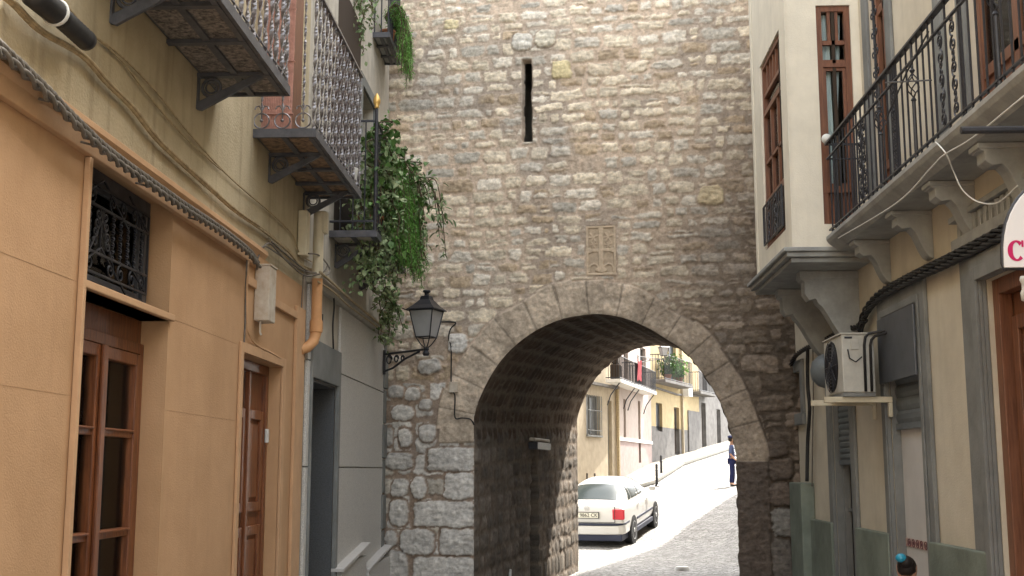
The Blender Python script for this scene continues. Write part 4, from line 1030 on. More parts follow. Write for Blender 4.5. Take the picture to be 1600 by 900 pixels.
for k in range(1, 12):
    a = lerp(s0+.03, s1-.03, k/12); m.tube([(a, wz0+.04, .017), (a, wzm-.04, .017)], .0055, 5)
for k in range(4):
    for q in (.33, .67): sp_ = spiral((lerp(s0, s1, q), lerp(wz0, wzm, .2+.2*k)), .055, 1.4, 0, 1 if k % 2 else -1, 16); m.tube([(p[0], p[1], .022) for p in sp_], .006, 5)
m.build('railing', M['iron'], wa)
SFf = SF
m = MB(SF); m.box(.02, WB-.02, zs_t, 8.7, -.5, -.47); m.build('room_behind', M['dark2'], bay)
wb = bay_window(SF, hx0, hx1, nz0, nz1, nz0+.32, 3, grille=False)
# bay slab
P = []
m = MB(RW)
lev = [(0.0, .0, .30), (.055, .3, .62), (.09, .62, 1.0)]
for e, t0, t1 in ((.0, 0, .35), (.045, .35, .7), (.075, .7, 1.0)):
    e2 = .03+e; m.box(yb0-e2, yb1+e2, lerp(zs_b, zs_t, t0), lerp(zs_b, zs_t, t1)-.0005, 0, cbay+e2)
m.build('bay_floor', M['slab'], bay, bevel=.008)
for a in (10.95, 12.05):
    corbel(bay, a, cbay-.14, zs_b-.001, .72, .16, M['slab'])
# ---- AC unit
yn, yf = 9.9, 10.57; Xo, Xi = 2.34, 2.606
az0, az1 = onY(1335, 617, yn).z, onY(1335, 522, yn).z
ac = thing('air_conditioner', 'white outdoor air conditioning unit with a round black fan, on the right wall', 'air conditioner', (2.47, 10.2, az0))
m = MB(WF); m.box(Xo, Xi, az0+.02, az1, yn, yf); m.build('casing', M['ac'], ac, bevel=.012)
m = MB(WF); m.box(Xo-.012, Xi, az1-.002, az1+.012, yn-.012, yf+.012); m.build('lid', M['ac'], ac, bevel=.004)
m = MB(WF); m.box(Xo+.0, Xi, az0-.012, az0+.019, yn+.01, yf-.01); m.build('base_tray', M['trim'], ac)
fc = Vector((Xo-.001, (yn+yf)/2+.03, (az0+az1)/2+.01)); fr_r = .215
m = MB(None); m.lathe([(.01, .0), (fr_r, .0), (fr_r, .004), (.01, .004)], fc, 32, (-1, 0, 0)); m.build('fan_opening', M['dark'], ac)
m = MB(None); m.fr = None
for r_ in (.05, .08, .11, .14, .17, .20, .222):
    m.tube([(fc.x-.014, fc.y+r_*math.cos(t), fc.z+r_*math.sin(t)) for t in [2*math.pi*k/32 for k in range(32)]], .0032, 4, closed=True)
for k in range(10): t = 2*math.pi*k/10; m.tube([(fc.x-.014, fc.y+.03*math.cos(t), fc.z+.03*math.sin(t)), (fc.x-.014, fc.y+.222*math.cos(t), fc.z+.222*math.sin(t))], .004, 4)
m.lathe([(.04, 0), (.04, .012), (.03, .018)], fc+Vector((-.01, 0, 0)), 16, (-1, 0, 0))
m.build('fan_grille', M['iron'], ac)
m = MB(None)
for k in range(3):
    t = 2*math.pi*k/3; P = []
    for r_, w_ in ((.04, .03), (.12, .07), (.2, .05)):
        P.append([(fc.x-.006, fc.y+r_*math.cos(t-w_/r_*.8), fc.z+r_*math.sin(t-w_/r_*.8)), (fc.x-.010, fc.y+r_*math.cos(t+w_/r_*.8), fc.z+r_*math.sin(t+w_/r_*.8))])
    m.fr = WF; m.sheet([[(p[0], p[2], p[1]) for p in row] for row in P])
m.build('fan_blades', M['steel'], ac)
m = MB(WF); px_ = lambda x: onY(x, 570, yn).x
zz_of = lambda py: onY(1335, py, yn).z
m.box(px_(1321), px_(1333), zz_of(529), zz_of(526), yn-.004, yn-.0005); m.build('label_plate', M['iron'], ac)
m = MB(WF); m.box(px_(1334)-.02, px_(1334)+.045, zz_of(546), zz_of(531), yn-.012, yn-.001); m.build('service_cover', M['ac'], ac, bevel=.003)
m = MB(None); m.fr = None
for dx_, top_ in ((0, 522), (.05, 526)):
    x_ = px_(1350)+dx_
    m.tube([(x_, yn-.02, zz_of(612)), (x_, yn-.035, zz_of(540)), (x_+.01, yn-.04, zz_of(top_+6)), (x_+.04, yn-.04, zz_of(top_)), (2.68, yn-.1-dx_, zz_of(top_)+.015), (2.74, yn-.12-dx_, zz_of(top_)+.015)], .012, 8)
m.tube([(px_(1325), yn-.013, zz_of(546)), (px_(1327), yn-.02, zz_of(560)), (px_(1336), yn-.03, zz_of(566)), (px_(1346), yn-.03, zz_of(558))], .006, 6)
m.build('pipes', M['cable_black'], ac, smooth=True)
m = MB(WF)
for y in (yn+.04, yf-.12):
    m.box(2.19, 2.749, az0-.06, az0-.0125, y, y+.04); m.box(2.715, 2.748, az0-.18, az0-.061, y, y+.04)
    tag(m.build('wall_bracket', M['pvc'], bevel=.004), 'cream steel bracket under the %s end of the air conditioner' % ('near' if y < 10.2 else 'far'), 'bracket', 'brackets of the air conditioner'); m = MB(WF)
# vent hood
m = MB(None); zc_ = onY(1272, 580, 11.1).z
m.lathe([(.17, 0), (.17, .20), (.165, .28), (.14, .35), (.09, .40), (.02, .42)], (2.748, 11.1, zc_), 24, (-1, 0, 0))
tag(m.build('vent_hood', M['shutter'], smooth='auto'), 'grey round metal vent hood on the wall behind the air conditioner', 'vent hood')
# black cable bundle
m = MB(None); path = cable_px(RW, [(1760, 230), (1680, 285), (1600, 338), (1540, 372), (1480, 403), (1420, 432), (1375, 458), (1352, 485), (1343, 515)], .07, 8)
twisted(m, path, .011, .020, .55, 4); twisted(m, [p+Vector((0, 0, -.045)) for p in path], .012, .014, .4, 3, .7); m.tube([p+Vector((.02, 0, .03)) for p in path], .009, 6)
p5 = cable_px(RW, [(1352, 500), (1335, 512), (1318, 508, .1), (1300, 525), (1275, 538), (1258, 545), (1243, 556), (1236, 570)], .07, 8)
twisted(m, p5, .011, .018, .4, 4)
tag(m.build('cable', M['cable_black'], smooth=True), 'heavy bundle of black cables along the right wall under the balcony', 'cable')
tube_thing('cable', [cable_px(RW, [(1262, 542, .08), (1262, 600, .08), (1265, 640, .07), (1262, 690, .07), (1261, 752, .10)])], [.02], M['cable_black'], 'thick black cable dropping to the casing beside the tower', 'cable', sides=8)
tube_thing('cable', [cable_px(RW, [(1270, 545, .04), (1271, 620, .03), (1270, 660, .03), (1269, 760, .03)])], .007, M['cable_grey'], 'thin grey cable beside the thick black one on the right wall', 'cable')
tube_thing('cable', [cable_px(RW, [(1234, 470, .05), (1233, 520, .05), (1235, 570, .05)], .05)], .022, M['cable_black'], 'short black cable in the corner between bay and tower', 'cable', sides=8)
# ---- sign
ys = 5.5; sx = lambda x: onY(x, 400, ys).x
zs0_ = onY(1567, 419, ys).z; xl = sx(1566); sgn_top = zs0_+.56; SFR = Fr((0, ys, 0), (1, 0, 0), (0, -1, 0))
Wd = 2.70-xl
P = [(xl, zs0_)]
for k in range(0, 25):
    t = math.pi*(1-k/24); P.append((xl+Wd/2+Wd/2*math.cos(t), zs0_+.02+.42*max(0, math.sin(t))**.85))
P.append((xl+Wd, zs0_))
sg = thing('hanging_sign', 'white half round shop sign with magenta letters hanging over the wooden door', 'sign', (2.4, ys, zs0_))
m = MB(SFR); m.prism(P, -.02, .02); m.build('sign_board', mat('sign_white', (.80, .79, .80), .4), sg, bevel=.003)
m = MB(SFR); m.tube([(p[0], p[1], 0) for p in P], .011, 8, closed=True); m.build('rim', M['iron'], sg)
zl_ = onY(1585, 393, ys).z
mg = mat('magenta_paint', (.55, .015, .12), .5)
def serif_c(m, cx, cz, r, w):
    n = 22
    for k in range(n):
        t0 = R(48)+R(264)*k/n; t1 = R(48)+R(264)*(k+1)/n
        th = lambda t: w*(.35+.65*abs(math.cos(t)))
        o0, o1 = r, r; q = [(cx+.82*r*math.cos(t0), cz+r*math.sin(t0)), (cx+.82*r*math.cos(t1), cz+r*math.sin(t1)), (cx+.82*(r-th(t1))*math.cos(t1), cz+(r-th(t1)*.8)*math.sin(t1)), (cx+.82*(r-th(t0))*math.cos(t0), cz+(r-th(t0)*.8)*math.sin(t0))]
        m.prism(q, .0205, .0235)
    m.box(cx+.50*r, cx+.68*r, cz+.35*r, cz+.98*r, .0206, .0234)
def stem(m, x, z0, z1, w):
    m.box(x, x+w, z0, z1, .0205, .0235); m.box(x-w*.35, x+w*1.35, z0, z0+.01, .0206, .0236); m.box(x-w*.35, x+w*1.2, z1-.01, z1, .0206, .0236)
lt = MB(SFR); rC = 16.5*ys/F; serif_c(lt, sx(1586), onY(1586, 393, ys).z, rC, .028)
xr = sx(1603); zz0, zz1 = onY(1600, 408, ys).z, onY(1600, 383, ys).z
stem(lt, xr, zz0, zz1, .022)
for k in range(10):      # bowl of the R
    t0 = R(90)-R(180)*k/10; t1 = R(90)-R(180)*(k+1)/10; r_ = (zz1-zz0)*.27; cz = zz1-r_
    lt.prism([(xr+.02+r_*1.1*math.cos(t0), cz+r_*math.sin(t0)), (xr+.02+r_*1.1*math.cos(t1), cz+r_*math.sin(t1)), (xr+.02+(r_-.012)*math.cos(t1), cz+(r_-.010)*math.sin(t1)), (xr+.02+(r_-.012)*math.cos(t0), cz+(r_-.010)*math.sin(t0))], .0207, .0233)
lt.prism([(xr+.025, zz0+(zz1-zz0)*.48), (xr+.045, zz0+(zz1-zz0)*.48), (xr+.075, zz0), (xr+.05, zz0)], .0208, .0232)
lt.build('lettering', mg, sg)
za_ = onY(1550, 203, ys).z
m = MB(None); m.fr = None
m.tube([(sx(1513), ys, za_), (2.75, ys, za_)], .018, 8, sq=True)
m.tube([(2.2, ys, za_), (2.2, ys, sgn_top-.15)], .006, 5); m.tube([(2.6, ys, za_), (2.6, ys, sgn_top-.2)], .006, 5)
for k in range(3):
    sp_ = spiral((2.36+.13*k, za_-.075), .055, 1.5, R(90), 1 if k % 2 else -1, 18); m.tube([(p[0], ys, p[1]) for p in sp_], .008, 6)
m.build('hanging_arm', M['iron'], sg)
wl = MB(None); wl.lathe([(.01, 0), (.032, .01), (.035, .05), (.026, .07), (.026, .10), (.035, .12), (.03, .14)], (onY(1597, 470, 6.4).x+.03, 6.4, onY(1597, 472, 6.4).z), 16)
wl = wl.build('wall_lamp', M['white'], smooth=True); tag(wl, 'small white porcelain lamp under the shop sign', 'lamp')
# wall cabinet band under balcony (dark moulding)
m = MB(RW); zz0_ = RW.at(1600, 300)[1]
m.box(ch[0]-.42, ch[1]+.5, zb_-.45, zb_-.34, .002, .05); m.box(ch[0]-.42, ch[1]+.5, zb_-.22, zb_-.18, .002, .06)
k_ = ch[0]-.4
while k_ < ch[1]+.45: m.box(k_, k_+.05, zb_-.338, zb_-.225, .002, .035); k_ += .1
m.build('moulding', M['slab'], rh, bevel=.004)
# brown upstairs doors
for (x0, x1), nm in ((d1a, 'a'), (d2a, 'b')):
    o_ = MB(RW); frame_rect(o_, x0+.002, x1-.002, zt_+.022, 6.698, .08, -.10, -.04); xm = (x0+x1)/2; o_.box(xm-.04, xm+.04, zt_+.1, 6.62, -.1, -.05)
    for z in (zt_+.55, zt_+1.95): o_.box(x0+.08, x1-.08, z-.04, z+.04, -.09, -.05)
    o_.box(x0+.08, x1-.08, zt_+.1, zt_+.55, -.09, -.07)
    o_ = o_.build('balcony_door', M['wood_red'], rh, bevel=.004)
    m = MB(RW); m.box(x0+.07, x1-.07, zt_+.5, 6.63, -.082, -.078); m.build('pane', M['glass'], o_)
    m = MB(RW); m.sheet([[(lerp(x0+.08, x1-.08, k/30), z, -.12+.010*math.sin(k*1.5)) for k in range(31)] for z in (zt_+.5, 5.5, 6.6)]); m.build('curtain', M['curtain'], o_, smooth=True)
# ------------------------------------------------------------------ ground
def gz(y):
    P = [(-1e3, 0), (27.6, 0), (29.2, .08), (31.5, .34), (44, 1.26), (64, 3.16), (80, 4.7), (120, 8.5), (2000, 40)]
    for (a, za), (b, zb) in zip(P, P[1:]):
        if y <= b: return za+(zb-za)*(y-a)/(b-a)
    return P[-1][1]
ys_ = sorted(set([-400, -100, -30, -10]+[k for k in range(-6, 26, 2)]+[26+.25*k for k in range(24)]+[32+.5*k for k in range(100)]+[85, 95, 120, 200, 500, 1500]))
xs_ = [-400, -60, -20]+[-10+1.0*k for k in range(26)]+[20, 30, 60, 400]
m = MB(WF); m.sheet([[(x, gz(y), y) for x in xs_] for y in ys_]); struct(m.build('street', M['cobble'], smooth=True))
# facade line beyond the gate
FL = [Vector((-3.5, 29.6, 0)), Vector((.63, 40.3, 0)), Vector((2.1, 44.2, 0)), Vector((3.93, 51.6, 0)), Vector((6.9, 59.4, 0)), Vector((12.8, 74, 0)), Vector((22, 90, 0))]
def off(p, q, d): t = (q-p).normalized(); return Vector((t.y, -t.x, 0))*d
m = MB(WF); rows = [[], []]; top_, out_, low_ = [], [], []
for i, p in enumerate(FL):
    q = FL[min(i+1, len(FL)-1)]; p0 = FL[max(i-1, 0)]; n = off(p0, q, 1.0)
    for k in range(8 if i < len(FL)-1 else 1):
        b_ = p.lerp(q, k/8); o1 = b_+n.normalized()*1.35
        top_.append((b_.x, gz(b_.y)+.11, b_.y)); out_.append((o1.x, gz(o1.y)+.11, o1.y)); low_.append((o1.x+.01, gz(o1.y)-.1, o1.y))
m.sheet([top_, out_]); m.sheet([out_, low_]); struct(m.build('pavement', M['paving']))
M['kerb'] = mat('kerb_stone', (.26, .25, .22), .85, .2, 10, .3, 40)
m = MB(WF); m.tube([(p[0], p[1]+.0, p[2]) for p in out_], .07, 4, sq=True); struct(m.build('kerb', M['kerb']))
# ------------------------------------------------------------------ houses beyond
def H(i, j=None):
    p, q = FL[i], FL[j or i+1]; t = (q-p).normalized(); return Fr(p, t, (t.y, -t.x, 0)), (q-p).length
M['cream2'] = mat('warm_cream_render', (.43, .36, .26), .85, .15, 3, .2, 60, streak=.2)
M['pinkish'] = mat('pale_pink_render', (.42, .35, .31), .85, .1, 3, .2, 60, streak=.2)
M['yellow'] = mat('ochre_render', (.42, .325, .18), .85, .12, 3, .2, 60, streak=.25)
M['cement'] = mat('cement_render', (.165, .155, .145), .9, .25, 3, .3, 60, streak=.3)
M['pink_base'] = mat('pink_dado', (.34, .26, .24), .85, .15, 4, .2, 60)
M['white_slab'] = mat('white_painted_slab', (.72, .70, .66), .7, .1, 5)
M['red_cloth'] = mat('dark_red_cloth', (.28, .02, .03), .85, .3, 6)
def house(fr, L, label, m_up, m_low, zsplit, holes, name='town_house', x0=0.0, top=11.5):
    o = fr.w(x0, gz(fr.w(x0, 0).y), 0); h = thing(name, label, 'house', tuple(o))
    def blk(z0, z1, hs, mt, nm):
        m = MB(fr); m.wall(x0, L, z0, z1, hs, t=.25); m.build(nm, mt, h)
    g = gz(fr.w(x0, 0).y)-2.0
    if m_low is not None:
        blk(g, zsplit, [(a, b, c, min(d, zsplit), .22) for a, b, c, d in holes if c < zsplit], m_low, 'lower_wall')
        blk(zsplit, top, [(a, b, max(c, zsplit), d, .22) for a, b, c, d in holes if d > zsplit], m_up, 'wall')
    else: blk(g, top, [(a, b, c, d, .22) for a, b, c, d in holes], m_up, 'wall')
    m = MB(fr); m.prism([(-.8, top), (.35, top), (.35, top+.08), (-3, top+1.3), (-3.1, top+1.2)], x0, L, axis='a'); m.build('roof', M['terracotta'], h)
    return h
def hrect(fr, x0, y0, x1, y1):
    a = sorted([fr.A(x0), fr.A(x1)]); xm = (x0+x1)/2; return a[0], a[1], fr.at(xm, y1)[1], fr.at(xm, y0)[1]
def panel(h, fr, r, name, mt, c=-.18, bars=0, mull=1, frame=None, label=None):
    a0, a1, b0, b1 = r; m = MB(fr); m.box(a0-.02, a1+.02, b0-.02, b1+.02, c-.03, c); o = m.build(name, mt, h, label=label)
    m = MB(fr); frame_rect(m, a0+.002, a1-.002, b0+.002, b1-.002, .05, c, c+.05)
    for k in range(1, mull+1): a = lerp(a0, a1, k/(mull+1)); m.box(a-.02, a+.02, b0+.05, b1-.05, c, c+.04)
    m.build('frame', frame or M['cement'], o)
    if bars:
        m = MB(fr)
        for k in range(bars+1): a = lerp(a0, a1, k/bars); m.tube([(a, b0, .05), (a, b1, .05)], .014, 5)
        for z in (lerp(b0, b1, .12), lerp(b0, b1, .62)): m.box(a0-.02, a1+.02, z-.015, z+.015, .035, .065)
        m.box(a0-.05, a1+.05, b0-.06, b0, .0, .08)
        m.build('window_bars', M['trim'], o)
    return o
fr, L = H(0, 2); L1_ = L
r1 = hrect(fr, 917, 618, 939, 680); r2 = hrect(fr, 950.5, 626, 957, 752)
r2 = (r2[0], r2[1], gz(44)-.05, r2[3])
h1 = house(fr, L, 'warm cream house just beyond the arch with a barred window and a narrow door', M['cream2'], None, 0, [r1, r2])
panel(h1, fr, r1, 'window', M['sheet'], bars=8); panel(h1, fr, r2, 'door', M['dark2'], frame=M['trim'], mull=0)
m = MB(fr)
for k in range(12): z = r2[2]+.2+k*.22; m.box(r2[0]+.05, r2[0]+.3, z, z+.03, -.15, -.11)
m.build('door_slats', M['white_slab'], h1.children[-1])
m = MB(fr); zc = fr.at(950, 606)[1]; m.box(0, L, zc, zc+.10, .002, .12); m.build('string_course', M['cement'], h1)
m = MB(fr); m.box(L-.14, L-.03, gz(43)-.3, 10, .02, .12); m.build('drainpipe', M['cable_paint'], h1)
for q in (917, 929): a, b = fr.at(q, 745); m = MB(fr); m.box(a-.06, a+.06, b-.12, b+.12, .0, .02); m.build('vent_slot', M['dark2'], h1)
fr, L = H(2)
r1 = hrect(fr, 975.5, 624, 979, 685); r2 = hrect(fr, 998.5, 627, 1002, 723); r3 = hrect(fr, 977, 540, 984, 597); r4 = hrect(fr, 1003, 545, 1012, 606)
zs2 = fr.at(990, 690)[1]
h2 = house(fr, L, 'pale pink house with two small white balconies and two narrow doors', M['pinkish'], M['pink_base'], zs2, [r1, r2, r3, r4])
panel(h2, fr, r1, 'window', M['dark2'], mull=0); panel(h2, fr, r2, 'door', M['dark2'], mull=0); panel(h2, fr, r3, 'balcony_door', M['sheet'], mull=1); panel(h2, fr, r4, 'balcony_door', M['sheet'], mull=1)
m = MB(fr); m.box(0, L, zs2-.02, zs2+.10, .002, .05); m.build('moulding', M['white_slab'], h2)
def far_balcony(h, fr, pxa, pxb, py, C, mt, brk=True, ro=M['iron'], label=None, rail=1.0):
    a = sorted([fr.at(pxa, py, C)[0], fr.at(pxb, py, C)[0]]); z = fr.at((pxa+pxb)/2, py, C)[1]
    m = MB(fr); m.box(a[0], a[1], z-.05, z+.07, 0, C); o = m.build('balcony', mt, h, label=label, bevel=.01)
    m = MB(fr); c = C-.04; n = max(4, int((a[1]-a[0])/.14))
    for k in range(n+1): q = lerp(a[0]+.02, a[1]-.02, k/n); m.tube([(q, z, c), (q, z+rail, c)], .010, 4)
    for q in (a[0]+.02, a[1]-.02):
        for k in range(1, 5): m.tube([(q, z, c*k/5), (q, z+rail, c*k/5)], .010, 4)
    for zz in (z+.12, z+rail): m.tube([(a[0]+.02, zz, 0), (a[0]+.02, zz, c), (a[1]-.02, zz, c), (a[1]-.02, zz, 0)], .018, 4)
    m.build('railing', ro, o)
    if brk:
        for q in (a[0]+.2, a[1]-.2):
            m = MB(fr); m.tube([(q, z-.06, C-.08), (q, z-.22, C*.62), (q, z-.5, C*.25), (q, z-.85, .02)], .022, 5); m.build('bracket', ro, o)
    return a, z
ba, bz_ = far_balcony(h2, fr, 970, 1003, 601, .55, M['white_slab'], rail=.9)
bb, bzb = far_balcony(h2, fr, 994, 1026, 609, .55, M['white_slab'], rail=.9)
m = MB(fr); rows = []
for k in range(6):
    t = k/5; rows.append([(lerp(bb[0]+.15, bb[0]+1.0, q/8), bzb+1.0-.75*t+.06*math.sin(q+k), .53+.05+.03*math.sin(q*1.7+k)+.02*t) for q in range(9)])
m.sheet(rows); tag(m.build('hanging_cloth', M['red_cloth'], smooth=True), 'dark red cloth hung over the far white balcony railing', 'cloth')
m = MB(fr); m.box(ba[0]+.2, ba[0]+.75, bz_+.08, bz_+.62, .12, .45); m.box(ba[0]+.25, ba[0]+.7, bz_+.63, bz_+.95, .16, .4); tag(m.build('washing_basket', M['dark2'], bevel=.05), 'dark bundle standing on the first white balcony beyond the arch', 'bundle')
fr, L = H(3)
r1 = hrect(fr, 1026.5, 630, 1036.5, 674); r2 = hrect(fr, 1055, 637, 1063, 711); r3 = hrect(fr, 1048, 500, 1060, 600)
zs3 = fr.at(1040, 668)[1]
h3 = house(fr, L, 'ochre house with grey cement base and a balcony full of plants', M['yellow'], M['cement'], zs3, [r1, r2, r3])
panel(h3, fr, r1, 'window', M['sheet'], mull=1); panel(h3, fr, r2, 'door', M['dark2'], mull=0); panel(h3, fr, r3, 'balcony_door', M['sheet'])
m = MB(fr); a_ = fr.A(1066); m.box(a_, a_+.1, 0, 10, .01, .11); m.build('drainpipe', M['cream2'], h3)
m = MB(fr); a0_ = fr.A(1076); a1_ = L-.01; m.box(a0_, a1_, -1, zs3+.95, .003, .06); m.build('cement_patch', M['cement'], h3)
m = MB(fr); zc = fr.at(1040, 612)[1]; m.tube([(0, fr.at(1018, 604)[1], .06), (L*.5, zc-.03, .05), (L, fr.at(1088, 618)[1], .06)], .05, 5); m.build('cornice_pipe', M['cement'], h3)
bc, bzc = far_balcony(h3, fr, 1040, 1083, 600, .7, M['cement'], brk=False, rail=1.15)
H3f = (fr, bc, bzc)
m = MB(fr); zq = fr.at(1076, 608, .3); m.box(zq[0]-.35, zq[0]+.35, zq[1]-.35, zq[1]+.1, .05, .4); tag(m.build('air_conditioner', M['white_slab'], bevel=.02), 'small white box unit under the plant filled balcony far away', 'air conditioner')
fr, L = H(4)
r1 = hrect(fr, 1098, 630, 1105, 705); r2 = hrect(fr, 1101, 565, 1108, 612); r3 = hrect(fr, 1122, 640, 1128, 700)
h4 = house(fr, L, 'grey cement house at the top of the rising street', M['cement'], None, 0, [r1, r2, r3])
panel(h4, fr, r1, 'door', M['dark2'], mull=0); panel(h4, fr, r2, 'balcony_door', M['dark2']); panel(h4, fr, r3, 'door', M['dark2'], mull=0)
far_balcony(h4, fr, 1095, 1120, 616, .6, M['cement'], brk=False)
fr, L = H(5); h5 = house(fr, L, 'last grey house closing the curve of the street', M['cement'], None, 0, [(3, 4, 5.3, 7.5)]); panel(h5, fr, (3, 4, 5.3, 7.5), 'window', M['dark2'])
# house on the right of the far street (its roof shades the road)
p, q = Vector((4.6, 22.3, 0)), Vector((11.6, 48.4, 0)); t = (q-p).normalized(); fr = Fr(p, t, (-t.y, t.x, 0)); L = (q-p).length
rs = [(3, 4.0, -.2, 2.6), (6, 7.2, 1.0, 2.6), (10, 11, .1, 3.0), (14, 15.2, 1.8, 3.4), (19, 20, .6, 3.6)]
h6 = house(fr, L, 'plastered house on the shaded right side of the far street', M['cream2'], M['cement'], 1.3, rs, top=13)
for r_ in rs: panel(h6, fr, r_, 'door' if r_[2] < .9 else 'window', M['dark2'])
# ------------------------------------------------------------------ bollards
bp = []
for px, py, yy in ((1026.5, 763, 43.0), (1033.5, 748, 47.0)):
    x = onY(px, py, yy).x; bp.append((x, yy))
bo = MB(None); x, yy = bp[0]; bo.lathe([(.09, 0), (.09, .05), (.05, .08), (.042, .55), (.055, .56), (.055, .60), (.042, .61), (.042, .74), (.05, .76), (.03, .81), (.001, .82)], (x, yy, gz(yy)-.02), 12)
b0_ = bo.build('bollard', M['iron'], smooth='auto'); tag(b0_, 'black iron bollard nearer the white car', 'bollard', 'bollards on the pavement edge')
b1_ = b0_.copy(); COL.objects.link(b1_); b1_.location = (bp[1][0]-x, bp[1][1]-yy, gz(bp[1][1])-gz(yy)); b1_['label'] = 'black iron bollard farther up the sunlit street'
m = MB(None); pb = onY(1066, 888, 21.6); m.lathe([(.13, -pb.z), (.13, pb.z*.0+0), (.11, .03), (.001, .035)], (pb.x, 21.6, pb.z), 14); tag(m.build('stone_post', M['white_slab'], smooth='auto'), 'short pale post standing on the cobbles past the arch', 'post')
# ------------------------------------------------------------------ car
M['car'] = mat('white_car_paint', (.60, .59, .57), .28, coat=.6, spec=.5)
M['car_glass'] = mat('car_glass', (.03, .04, .04), .15, spec=.12)
M['rubber'] = mat('black_rubber', (.02, .02, .022), .8); M['bumper'] = mat('dark_blue_plastic', (.03, .035, .06), .6)
M['alloy'] = mat('alloy_rim', (.45, .45, .46), .35, metal=.7); M['tail'] = mat('red_lamp_glass', (.50, .015, .03), .2, spec=.6)
yr = 28.65; rw = Vector((onY(984, 846, 28.65).x, 28.65, gz(28.65))); fwd2 = Vector((.71, 2.55, 0)).normalized(); rt = Vector((fwd2.y, -fwd2.x, 0))
ftip = rw+fwd2*2.66; ftip.z = gz(ftip.y); fw3 = (ftip-rw).normalized(); up3 = rt.cross(fw3).normalized()
orig = rw-rt*.76; CT = Matrix.Translation(orig) @ Matrix((( rt.x, fw3.x, up3.x), (rt.y, fw3.y, up3.y), (rt.z, fw3.z, up3.z))).to_4x4()
car = thing('parked_car', 'white four door saloon car seen from behind, parked just beyond the arch', 'car', tuple(orig))
def cm(): m = MB(WF); m.fr = Fr((0, 0, 0), (1, 0, 0), (0, 1, 0)); m.T = CT; return m     # a = right, b = up, c = forward
wdt = .87
m = cm(); secs = [(-1.03, .80, .34, .72, .80), (-1.00, .84, .30, .92, .97), (-.92, .86, .29, 1.00, 1.035), (-.55, .87, .28, 1.00, 1.06), (-.2, .87, .28, .985, 1.07), (.6, .87, .27, .96, 1.0), (1.6, .87, .27, .94, .98), (2.3, .87, .27, .92, .98), (2.75, .86, .28, .86, .94), (3.2, .85, .30, .78, .86), (3.5, .80, .33, .66, .76), (3.63, .70, .36, .55, .62)]
rings = []
for y, w_, zb, zs, zt in secs:
    half = [(0, zb), (w_*.80, zb), (w_*.95, zb+.05), (w_, zb+.16), (w_*1.005, .56), (w_*.985, zs-.10), (w_*.94, zs-.02), (w_*.80, zt-.012), (w_*.4, zt), (0, zt)]
    ringp = half+[(-x, z) for x, z in half[-2:0:-1]]
    rings.append([m.P(x, z, y) for x, z in ringp])
for A_, B_ in zip(rings, rings[1:]):
    n = len(A_)
    for k in range(n): m.f.append([A_[k], A_[(k+1) % n], B_[(k+1) % n], B_[k]])
m.f.append(rings[0]); m.f.append(rings[-1])
body_ = m.build('body', M['car'], car, smooth=True)
sd_ = body_.modifiers.new('sub', 'SUBSURF'); sd_.levels = 1; sd_.render_levels = 2
RP = [(-.80, 1.02), (-.62, 1.06), (-.40, 1.15), (-.10, 1.275), (.20, 1.37), (.55, 1.43), (1.0, 1.455), (1.35, 1.44), (1.7, 1.36), (2.1, 1.19), (2.5, 1.0)]
def zroof(y):
    P_ = smooth_path([(a, b, 0) for a, b in RP], 4)
    for p, q in zip(P_, P_[1:]):
        if y <= q.x: return lerp(p.y, q.y, (y-p.x)/(q.x-p.x))
    return P_[-1].y
ZBL = .94; NN = 3.6
def wcab(y): return .80-.10*max(0, (.5-y)/1.3)**2-.07*max(0, (y-1.3)/1.2)**2
def tum(z): return 1-.42*max(0, z-ZBL)
def cside(y, z, e=0.0):
    h = max(zroof(y)-ZBL, .02); t = min(.999, max(0, (z-ZBL)/h)); return (wcab(y)+e)*(1-t**NN)**(1/NN)*tum(z)
def ctop(x, y, e=0.0):
    h = max(zroof(y)-ZBL, .02)+e; t = min(.999, abs(x)/(wcab(y)*tum(ZBL+h*.8))); return ZBL+h*(1-t**NN)**(1/NN)
m = cm(); rings = []
for k in range(45):
    y = lerp(-.80, 2.5, k/44); h = max(zroof(y)-ZBL, .02); ring = []
    for q in range(25):
        th = math.pi*q/24; cx = abs(math.cos(th))**(2/NN)*(1 if math.cos(th) > 0 else -1); sz = math.sin(th)**(2/NN); z = ZBL+h*sz; ring.append(m.P(wcab(y)*cx*tum(z), z-.0, y))
    rings.append(ring)
for A_, B_ in zip(rings, rings[1:]):
    for q in range(24): m.f.append([A_[q], A_[q+1], B_[q+1], B_[q]])
m.build('cabin', M['car'], car, smooth=True)
def patch(name, rows, mt=None):
    m = cm(); m.sheet([[(p[0], p[2], p[1]) for p in r] for r in rows]); return m.build(name, mt or M['car_glass'], car, smooth=True)
patch('rear_window', [[(x, y, ctop(x, y, .012)) for x in [lerp(-1, 1, k/16)*lerp(.60, .50, j/8) for k in range(17)]] for j, y in [(j, lerp(-.56, .16, j/8)) for j in range(9)]])
patch('windscreen', [[(x, y, ctop(x, y, .012)) for x in [lerp(-1, 1, k/16)*lerp(.50, .64, j/8) for k in range(17)]] for j, y in [(j, lerp(1.5, 2.38, j/8)) for j in range(9)]])
